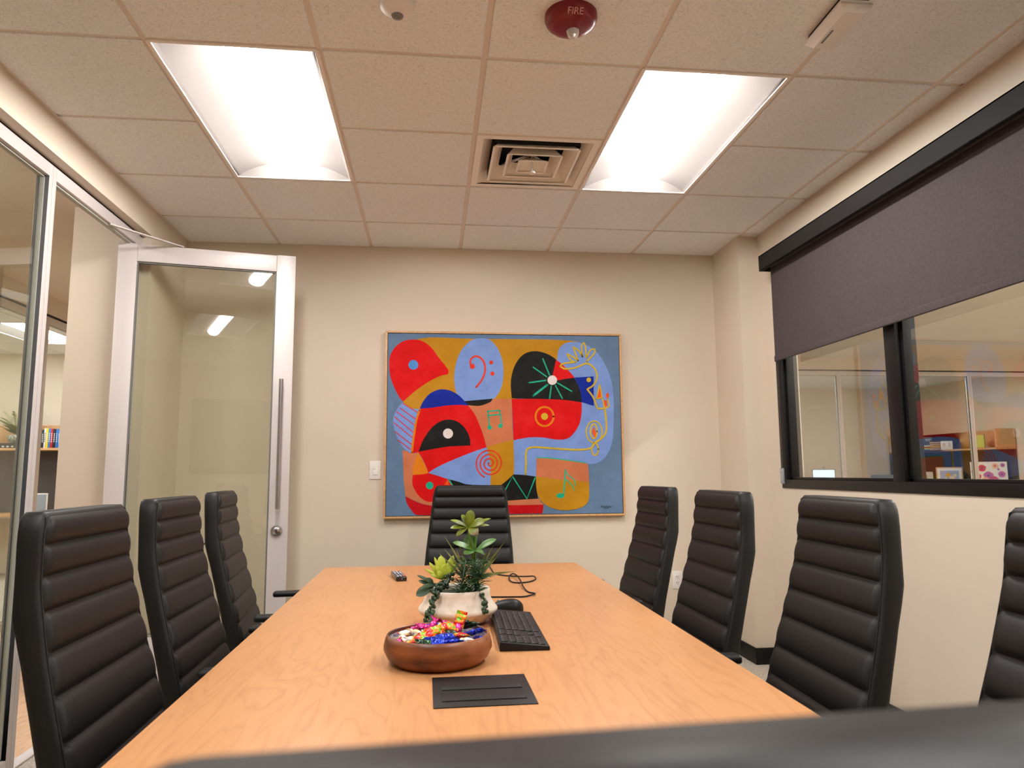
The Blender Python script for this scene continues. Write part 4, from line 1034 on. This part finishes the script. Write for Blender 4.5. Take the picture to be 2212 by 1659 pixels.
# ================================================================== the hall and office on the left, seen through the storefront
HX = -3.3
box_struct('floor_hall', M['hallfloor'], (HX-.06, XL-.061, YF, 12.0, -.025, -.001))
box_struct('ceiling_hall', M['hallceil'], (HX, -1.7601, YF, 12.0, 2.7306, 2.80))
box_struct('wall_hall_end', M['wall2'], (HX, -2.0621, 11.9, 12.0, 0, 2.74))
box_struct('wall_hall_side', M['wall2'], (-2.162, -2.0625, YB+.12, 11.9, 0, 2.74))
box_struct('wall_hall_near', M['wall2'], (HX-2.8, -1.77, YF-.1, YF, 0, 2.74))
box_struct('wall_hall_header', M['wall'], (HX-.12, HX, YF, 12.0, 2.575, 2.86))
storefront('window_3', HX-.0, [1.0, 2.35, 3.7, 5.05, 6.485, 7.9, 9.3], 2.552, face=1, fw=.026, gl=M['farglass'])
OY = 9.65
box_struct('floor_office', M['carpet'], (-7.4, HX-.061, YF, OY, -.02, 0))
box_struct('wall_office_back', M['wall2'], (-7.4, HX-.001, OY, OY+.1, 0, 2.86))
box_struct('wall_office_left', M['wall2'], (-7.5, -7.4, YF, OY, 0, 2.86))
otrof = (-4.665, -4.055, 7.66, 8.88)
gx_, gy_ = -4.665, 7.66
oh = [otrof, (gx_, gx_+T, gy_-4*T, gy_-2*T), (gx_-4*T, gx_-3*T, gy_, gy_+2*T), (gx_-4*T, gx_-3*T, gy_-4*T, gy_-2*T)]
ceiling('ceiling_office', -7.4, HX-.12, 3.0, OY, gx_, gy_, oh)
box_struct('wall_office_near', M['wall2'], (-7.4, HX-.121, 2.9, 3.0, 0, 2.86))
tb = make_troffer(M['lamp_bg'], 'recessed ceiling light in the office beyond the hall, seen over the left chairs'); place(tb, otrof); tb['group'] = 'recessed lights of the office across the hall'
for c_ in oh[1:]: place(dup(tb, (0, 0, 0), 0, 'unseen fill light added to brighten the office across the hall'), c_)  # these copies are out of view, added to light the office
for x, y in ((-2.55, .9), (-2.55, 2.3), (-2.55, 3.5), (-2.45, 10.2)):  # out-of-view fill lights, added to brighten the hall
    dl = thing('hall_fill_light', 'unseen round fill light added to brighten the hall', 'ceiling light', (x, y, 2.7305), 0, 'fill lights added in the hall')
    mb = MB(); mb.lathe([(.118, 0), (.13, -.002), (.13, -.012), (.118, -.012)], 24); mb.build('trim_ring', M['trofwhite'], dl)
    mb = MB(); mb.lathe([(.12, -.006), (.115, -.03), (.085, -.06), (.04, -.078), (0, -.082)], 24); mb.build('lens', M['hall_fill'], dl)
# shelf unit on the office back wall
t = thing('office_hutch', 'wood and grey hutch on the back wall of the office across the hall', 'shelf unit', (-4.9, OY, 0))
mb = MB(); mb.box(-1.0, .75, -.36, -.002, 1.495, 1.522, .001); mb.build('shelf', M['officewood'], t)
mb = MB(); mb.box(-1.0, .75, -.025, -.002, 1.523, 1.815, .001); mb.build('back_panel', M['officewood'], t)
mb = MB(); mb.box(-1.0, .73, -.03, -.002, .742, 1.494, .001); mb.build('tackboard', M['tackboard'], t)
t = thing('office_desk', 'wood office desk with drawers across the hall', 'desk', (-5.15, 9.30, 0))
mb = MB(); mb.box(-.9, .62, -.28, .31, .712, .74, .002); mb.build('desktop', M['officewood'], t)
mb = MB(); mb.box(.28, .60, -.24, .30, .01, .711, .002); p_ = mb.build('pedestal', M['officewood'], t)
for z0, z1 in ((.03, .30), (.305, .50), (.505, .70)):
    mb = MB(); mb.box(.285, .595, -.256, -.2405, z0, z1, .002); mb.build('drawer', M['officewood'], t)
mb = MB(); mb.box(-.88, -.86, -.26, .30, 0, .711); mb.build('end_panel', M['officewood'], t)
cols = [(60, 140, 200), (40, 36, 34), (28, 40, 40), (225, 220, 225), (235, 205, 30), (60, 130, 200), (190, 30, 50), (26, 28, 34), (60, 110, 190), (40, 130, 205), (36, 60, 110)]
nm = ['light blue', 'dark brown', 'dark green', 'white', 'yellow', 'white and blue', 'red', 'black', 'mid blue', 'bright blue', 'navy']
x = -4.775
place_words = {0: 'first in the row from the left'}
for i, (c_, n_) in enumerate(zip(cols, nm)):
    wd = [.03, .018, .026, .022, .026, .024, .026, .03, .024, .028, .03][i]; hh = [.222, .21, .222, .24, .238, .238, .236, .232, .232, .226, .22][i]
    bk = thing('book', n_+' book standing in the row on the hutch shelf across the hall', 'book', (x+wd/2, 9.40, 1.5225), 0, 'books standing on the hutch shelf across the hall')
    mb = MB(); mb.box(-wd/2+.001, wd/2-.001, -.08, .09, 0, hh, .001); mb.build('cover', mat('book_'+n_, srgb(*c_), .4), bk)
    mb = MB()
    for k in range(5): mb.box(-wd*.16, wd*.16, -.0812, -.0798, hh*(.3+.10*k), hh*(.37+.10*k))
    mb.build('spine_lettering', mat('spine_'+n_, srgb(230, 228, 220) if sum(c_) < 500 else srgb(40, 40, 60), .5), bk); x += wd+.0015
for k, (c_, z, h_, n_) in enumerate([((30, 32, 38), 1.5225, .038, 'lower dark book with pale squares lying under the fern'), ((44, 46, 44), 1.561, .022, 'upper dark book lying under the fern')]):
    bk = thing('book', n_, 'book', (-5.12, 9.42, z), 0, 'books lying under the fern')
    mb = MB(); mb.box(-.22, .13, -.12, .12, 0, h_, .001); mb.build('cover', mat('flat_book', srgb(*c_), .5), bk)
    if k == 0:
        mb = MB()
        for q in range(6): mb.box(-.19+q*.052, -.165+q*.052, -.1212, -.1198, .010, .026)
        mb.build('spine_lettering', mat('pale_squares', srgb(225, 222, 210), .5), bk)
t = thing('potted_fern', 'green fern in a white pebbled pot on the office shelf across the hall', 'plant', (-5.06, 9.42, 1.583))
mb = MB(); mb.lathe([(0, 0), (.05, 0), (.085, .03), (.095, .07), (.088, .10), (.08, .10), (0, .09)], 20); pot_m = mat('pebble_pot', srgb(215, 215, 205), .7)
vv_ = nodes(pot_m)[0].new('ShaderNodeTexVoronoi'); vv_.inputs['Scale'].default_value = 60; nodes(pot_m)[1].new(coord(pot_m).outputs[0], vv_.inputs[0]); r = ramp(pot_m, vv_.outputs[0], [(.2, srgb(225, 225, 215)), (.6, srgb(120, 128, 110))]); setcol(pot_m, r.outputs[0])
mb.build('pot', pot_m, t)
rs = random.Random(9); fm = leafmat('fern_green', srgb(110, 140, 50), srgb(150, 170, 80), srgb(90, 120, 50))
for f_ in range(34):
    mb = MB(); a = 2*PI*f_/34+rs.uniform(-.2, .2); L = rs.uniform(.26, .54); up = rs.uniform(.5, 1.5)
    P = []
    for i in range(9):
        s = i/8; P.append(Vector((math.cos(a)*L*s*.62, math.sin(a)*L*s*.45, .1+up*L*s*.85-up*.34*L*s*s)))
    mb.tube(P, .0022, 4)
    for i in range(1, 24):
        s = i/24; k = min(7, int(s*8)); p = P[k].lerp(P[k+1], s*8-k); tn = (P[k+1]-P[k]).normalized(); sd = tn.cross(Vector((0, 0, 1))).normalized()
        for q in (-1, 1): leaf(mb, p, p+sd*q*.055*(math.sin(PI*s**.7)+.08)+tn*.02, .013, 0, (0, 0, 1), .0006, 0, (.7, 1), n=3, k=2)
    mb.build('frond', fm, t, ang=80)
t = thing('picture_frame', 'small white picture frame on the desk across the hall', 'picture frame', (-4.64, 9.20, .7405), .3)
mb = MB(); mb.box(-.09, .09, -.01, .01, 0, .24, .002); mb.build('frame', M['white'], t)
mb = MB(); mb.box(-.075, .075, -.0108, -.0095, .015, .225); mb.build('photo', mat('frame_photo', srgb(150, 160, 170), .5), t)

# ================================================================== the open area and office beyond the window, right
AX1, AY = 12.0, 9.33
box_struct('floor_open_area', M['carpet'], (XR+.1405, AX1, YF, AY, -.02, 0))
box_struct('wall_open_area_right', M['wall2'], (AX1, AX1+.1, YF, AY+4, 0, 2.9))
box_struct('wall_open_area_near', M['wall2'], (XR+.141, AX1, YF-.1, YF, 0, 2.9))
box_struct('wall_open_area_left', M['wall2'], (XR+.05, XR+.13, YB+.121, AY, 0, 2.9))
box_struct('wall_open_area_header', M['wall'], (XR+.05, AX1, AY, AY+.1, 2.575, 2.9))
box_struct('wall_open_area_corner', M['wall'], (XR+.05, 3.2, AY, AY+.1, 0, 2.575))
storefront('window_4', AY, [3.2, 4.4, 5.62, 7.59, 9.55, 11.5], 2.556, face=-1, axis='x', fw=.032, gl=M['farglass'])
gx_, gy_ = 3.0, 3.6
ah = [(gx_+a*T, gx_+(a+1)*T, gy_+b_*T, gy_+(b_+2)*T) for a, b_ in ((0, -7), (0, -3), (2, -1), (5, -7), (5, -2), (10, -3), (13, 1), (13, 5))]
box_struct('ceiling_open_area', M['hallceil'], (XR+.14, AX1, YF, AY, H+.012, H+.08))
tc = make_troffer(M['open_fill'], 'unseen fill light added to brighten the open area outside the window'); place(tc, ah[0]); tc.location.z = H-.03; tc['group'] = 'fill lights added in the open area'  # fill lights kept out of view, added to brighten the open area
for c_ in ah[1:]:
    d_ = dup(tc, (0, 0, 0), 0, 'unseen fill light added to brighten the open area outside the window'); place(d_, c_); d_.location.z = H-.03
# far office
FX, FY = 9.26, 12.95
box_struct('floor_far_office', M['carpet'], (3.2, FX, AY+.1, FY, -.02, 0))
box_struct('wall_far_office_back', M['wall2'], (3.1, FX+.1, FY, FY+.1, 0, 2.9))
box_struct('wall_far_office_right', M['wall2'], (FX, FX+.1, AY+.12, FY, 0, 2.9))
box_struct('wall_far_office_left', M['wall2'], (3.1, 3.2, AY+.1, FY, 0, 2.9))
gx_, gy_ = 3.5, 9.47
fh = [(gx_+a*T, gx_+(a+1)*T, gy_, gy_+2*T) for a in (1, 5)]
ceiling('ceiling_far_office', 3.2, FX, AY+.1, FY, gx_, gy_, fh)
td = make_troffer(M['lamp_bg'], 'unseen fill light added to brighten the far office'); place(td, fh[0]); td['group'] = 'fill lights added in the far office'  # hidden behind the header, added to light the far office
for c_ in fh[1:]: place(dup(td, (0, 0, 0), 0, 'unseen fill light added to brighten the far office'), c_)
t = thing('office_hutch', 'long wood hutch with dark lower panel in the far office beyond the window', 'shelf unit', (FX, 12.9, 0))
mb = MB(); mb.box(-.36, -.002, -2.40, .0, 1.50, 1.525, .001); mb.box(-.55, -.36, -.36, .0, 1.50, 1.525, .001); mb.build('shelf', M['officewood'], t)
mb = MB(); mb.box(-.025, -.002, -2.40, .0, 1.527, 1.825, .001); mb.box(-.55, -.025, -.025, 0, 1.527, 1.825, .001); mb.build('back_panel', M['officewood'], t)
mb = MB(); mb.box(-.36, -.026, -2.42, -2.395, 1.527, 1.825, .001); mb.build('end_panel', M['officewood'], t)
mb = MB(); mb.box(-.03, -.002, -2.40, 0, .742, 1.499); mb.box(-.55, -.03, -.03, 0, .742, 1.499); mb.build('tackboard', M['tackboard2'], t)
t = thing('office_desk', 'wood corner desk in the far office beyond the window', 'desk', (FX, 12.9, 0))
mb = MB(); mb.box(-.68, -.035, -2.5, -.04, .71, .74, .002); mb.box(-3.4, -.68, -.70, -.04, .71, .74, .002); mb.build('desktop', M['officewood'], t)
mb = MB(); mb.box(-.66, -.06, -2.48, -2.46, 0, .709); mb.box(-3.38, -3.36, -.68, -.06, 0, .709); mb.build('end_panel', M['officewood'], t)
# things there
def stack(items, x, y, z, rz, what):
    for i, (c_, w_, h_, n_) in enumerate(items):
        bk = thing('book', n_, 'book', (x, y, z), rz, what)
        mb = MB(); mb.box(-w_/2, w_/2, -.085, .085, 0, h_-.001, .001); mb.build('cover', mat('stacked_book', srgb(*c_), .5), bk)
        mb = MB(); mb.box(-w_/2+.004, w_/2+.0006, -.080, .0855, .003, h_-.004); mb.build('pages', mat('pages', srgb(225, 218, 205), .8), bk); z += h_
    return z
rz_ = -.66
z = stack([((60, 110, 170), .24, .024, 'blue book at the bottom of the stack on the far office shelf'), ((225, 205, 60), .235, .022, 'yellow book in the stack on the far office shelf'), ((150, 36, 46), .24, .026, 'dark red book in the stack on the far office shelf'), ((225, 222, 215), .23, .026, 'white book on top of the stack on the far office shelf')], 9.02, 12.28, 1.526, rz_, 'books stacked on the far office shelf')
t = thing('black_box', 'small dark box with pale lettering on the book stack in the far office', 'box', (9.00, 12.26, z+.001), rz_)
mb = MB(); mb.box(-.11, .11, -.05, .05, 0, .15, .002); mb.build('carton', mat('dark_box', srgb(44, 52, 66), .4), t)
mb = MB(); mb.box(-.08, -.03, -.0512, -.0498, .03, .11); mb.box(.0, .09, -.0512, -.0498, .10, .115); mb.box(.0, .07, -.0512, -.0498, .075, .088); mb.build('lettering', mat('pale_print', srgb(170, 180, 190), .5), t)
t = thing('calendar_cube', 'white block calendar on the far office shelf beside the books', 'calendar', (9.06, 11.80, 1.5255), rz_)
mb = MB(); mb.box(-.09, .09, -.05, .05, 0, .155, .003); mb.build('block', M['white'], t)
text('digit', '0', .08, MT((-.04, -.0512, .09)) @ RX(PI/2), mat('digit_grey', (.2, .2, .22), .5), t); text('digit', '3', .08, MT((.04, -.0512, .09)) @ RX(PI/2), bpy.data.materials['digit_grey'], t)
t = thing('wood_block', 'slatted wood block beside the white calendar on the far office shelf', 'ornament', (9.04, 12.04, 1.5255), rz_)
mb = MB()
for k in range(5): mb.box(-.10, .10, -.05, .05, .032*k, .032*k+.022, .002)
mb.build('slats', M['officewood'], t)
t = thing('greeting_card', 'yellow card standing behind the mullion on the far office shelf', 'card', (8.96, 10.90, 1.5355), rz_)
mb = MB(); Mt = Matrix.Rotation(-.22, 4, 'X'); mb.box(-.06, .06, -.004, .004, 0, .21, M=Mt); mb.build('card_face', mat('yellow_card', srgb(205, 205, 90), .5), t)
mb = MB(); mb.box(.065, .075, -.04, .02, 0, .225, M=Mt); mb.build('card_spine', mat('green_card', srgb(80, 130, 60), .5), t)
def art(name, label, cat, x, y, w_, h_, painter, framec=None, fw_=.02, z=.744):
    t = thing(name, label, cat, (x, y, z), rz_)
    Mt = Matrix.Rotation(-.1, 4, 'X')
    mb = MB(); mb.box(-w_/2, w_/2, 0, .025, 0, h_, .002, M=Mt); mb.build('canvas' if framec is None else 'frame', framec or mat('canvas_white', srgb(236, 228, 215), .7), t)
    mb = MB()
    painter(mb, w_, h_); ms = [mat(k_, c_, .6) for k_, c_ in mb.pal]
    for v in mb.bm.verts: v.co = Mt @ v.co
    mb.build('picture', ms, t); return t
def flowers(mb, w_, h_):
    mb.pal = [('petal_pink', srgb(205, 60, 90)), ('petal_mauve', srgb(190, 90, 150)), ('petal_orange', srgb(240, 170, 130)), ('stem', srgb(130, 140, 100)), ('heart', srgb(110, 50, 90))]
    rs = random.Random(2); yy = -.0012
    for k in range(13):
        mb.mi = 3; x_ = rs.uniform(-.25, .3)*w_; mb.box(x_-.002, x_+.002, yy, yy+.001, .02*h_, rs.uniform(.3, .6)*h_)
    for k, (u, v, r_, c_) in enumerate([(-.18, .82, .09, 0), (-.02, .60, .11, 1), (.12, .48, .10, 0), (-.22, .34, .12, 0), (-.30, .58, .07, 0), (.18, .88, .07, 2), (-.46, .45, .06, 0), (.34, .64, .08, 1), (.38, .9, .05, 1), (-.1, .47, .08, 2), (.34, .22, .07, 2), (-.38, .7, .03, 0), (.26, .78, .03, 1), (-.46, .72, .02, 0)]):
        mb.mi = c_; c0 = Vector((u*w_, yy-.0004*k-.001, v*h_)); P = [c0+Vector((math.cos(a)*r_*h_*1.1*(1+.12*math.sin(5*a)), 0, math.sin(a)*r_*h_*1.1)) for a in [2*PI*q/16 for q in range(16)]]
        mb.verts(P, [tuple(range(16))])
        mb.mi = 4; P = [c0+Vector((math.cos(a)*r_*h_*.3, -.0003, math.sin(a)*r_*h_*.3)) for a in [2*PI*q/8 for q in range(8)]]; mb.verts(P, [tuple(range(8))])
art('flower_canvas', 'white canvas of pink poppies leaning on the far office desk', 'picture', 8.93, 10.72, .50, .56, flowers)
def daffs(mb, w_, h_):
    mb.pal = [('mount_white', srgb(240, 236, 230)), ('sky_blue', srgb(170, 180, 215)), ('daffodil', srgb(240, 170, 50)), ('cream', srgb(245, 225, 190)), ('stem_green', srgb(70, 90, 70))]
    mb.mi = 0; mb.box(-w_/2+.02, w_/2-.02, -.002, -.0005, .02, h_-.02)
    mb.mi = 1; mb.box(-w_/2+.06, w_/2-.06, -.003, -.002, .06, h_-.06)
    for k, (u, v, r_, c_) in enumerate([(-.05, .72, .08, 2), (.08, .6, .09, 3), (.0, .45, .11, 2), (-.15, .55, .07, 3), (.15, .42, .07, 3), (-.18, .3, .08, 2), (.1, .25, .08, 2), (.2, .7, .05, 3)]):
        mb.mi = c_; c0 = Vector((u*w_, -.0035-.0003*k, v*h_)); mb.verts([c0+Vector((math.cos(a)*r_*h_*(1+.3*math.sin(6*a)), 0, math.sin(a)*r_*h_*(1+.3*math.sin(6*a)))) for a in [2*PI*q/24 for q in range(24)]], [tuple(range(24))])
    mb.mi = 4; mb.box(-.004, .004, -.0034, -.003, .06, .2*h_)
art('picture_frame', 'wood framed daffodil picture on the far office desk', 'picture frame', 8.90, 11.58, .40, .48, daffs, M['officewood'])
def card(mb, w_, h_):
    mb.pal = [('card_white', srgb(225, 222, 205)), ('card_tan', srgb(190, 150, 100))]
    mb.mi = 0; mb.box(-w_/2+.004, w_/2-.004, -.002, -.0005, .004, h_-.004); mb.mi = 1; mb.box(-w_*.3, 0, -.003, -.002, h_*.62, h_*.85)
art('memo_board', 'small white card with a tan square, left of the daffodil picture', 'card', 8.86, 12.10, .19, .40, card, M['white'])
# workstation
t = thing('computer_monitor', 'lit blue computer monitor in the far office, seen through the left window pane', 'monitor', (7.04, 12.35, .74), -.45)
mb = MB(); mb.box(-.19, .19, -.015, .02, .12, .46, .004); mb.build('bezel', M['blackplastic'], t)
mb = MB(); mb.box(-.18, .18, -.0165, -.015, .13, .45); mb.build('screen', emis('monitor_screen', (.4, .7, 1), .9), t)
mb = MB(); mb.box(-.03, .03, 0, .03, 0, .3); mb.box(-.12, .12, -.06, .1, 0, .012); mb.build('stand', M['blackplastic'], t)
t = thing('webcam', 'small webcam clipped on top of the far office monitor', 'webcam', (7.04, 12.35, 1.2005), -.45)
mb = MB(); mb.box(-.015, .015, -.02, .015, 0, .012); mb.sphere((.01, -.005, .035), .024, 12); mb.build('body', M['gasket'], t)
t = thing('speaker', 'slim pale desk speaker left of the lit monitor', 'speaker', (6.66, 12.45, .74), -.45)
mb = MB(); mb.box(-.03, .03, -.05, .05, 0, .37, .012); mb.build('cabinet', M['white'], t)
t = thing('desk_chair', 'grey desk chair whose back shows over the sill of the far office', 'chair', (7.75, 11.6, 0), -.5)
mb = MB(); mb.box(-.24, .24, -.03, .02, .62, 1.10, .03, seg=3); mb.build('backrest', mat('chair_grey', srgb(96, 98, 98), .8), t)
mb = MB(); mb.box(-.25, .25, 0, .46, .44, .50, .02); mb.build('seat', bpy.data.materials['chair_grey'], t)
mb = MB(); mb.cyl((0, .22, .06), (0, .22, .44), .025); mb.build('gas_lift', M['chrome'], t)
for k in range(5):
    a = 2*PI*k/5; mb = MB(); mb.tube([(0, .22, .09), (.28*math.cos(a), .22+.28*math.sin(a), .03)], [.02, .015]); mb.build('base_leg', M['blackplastic'], t)
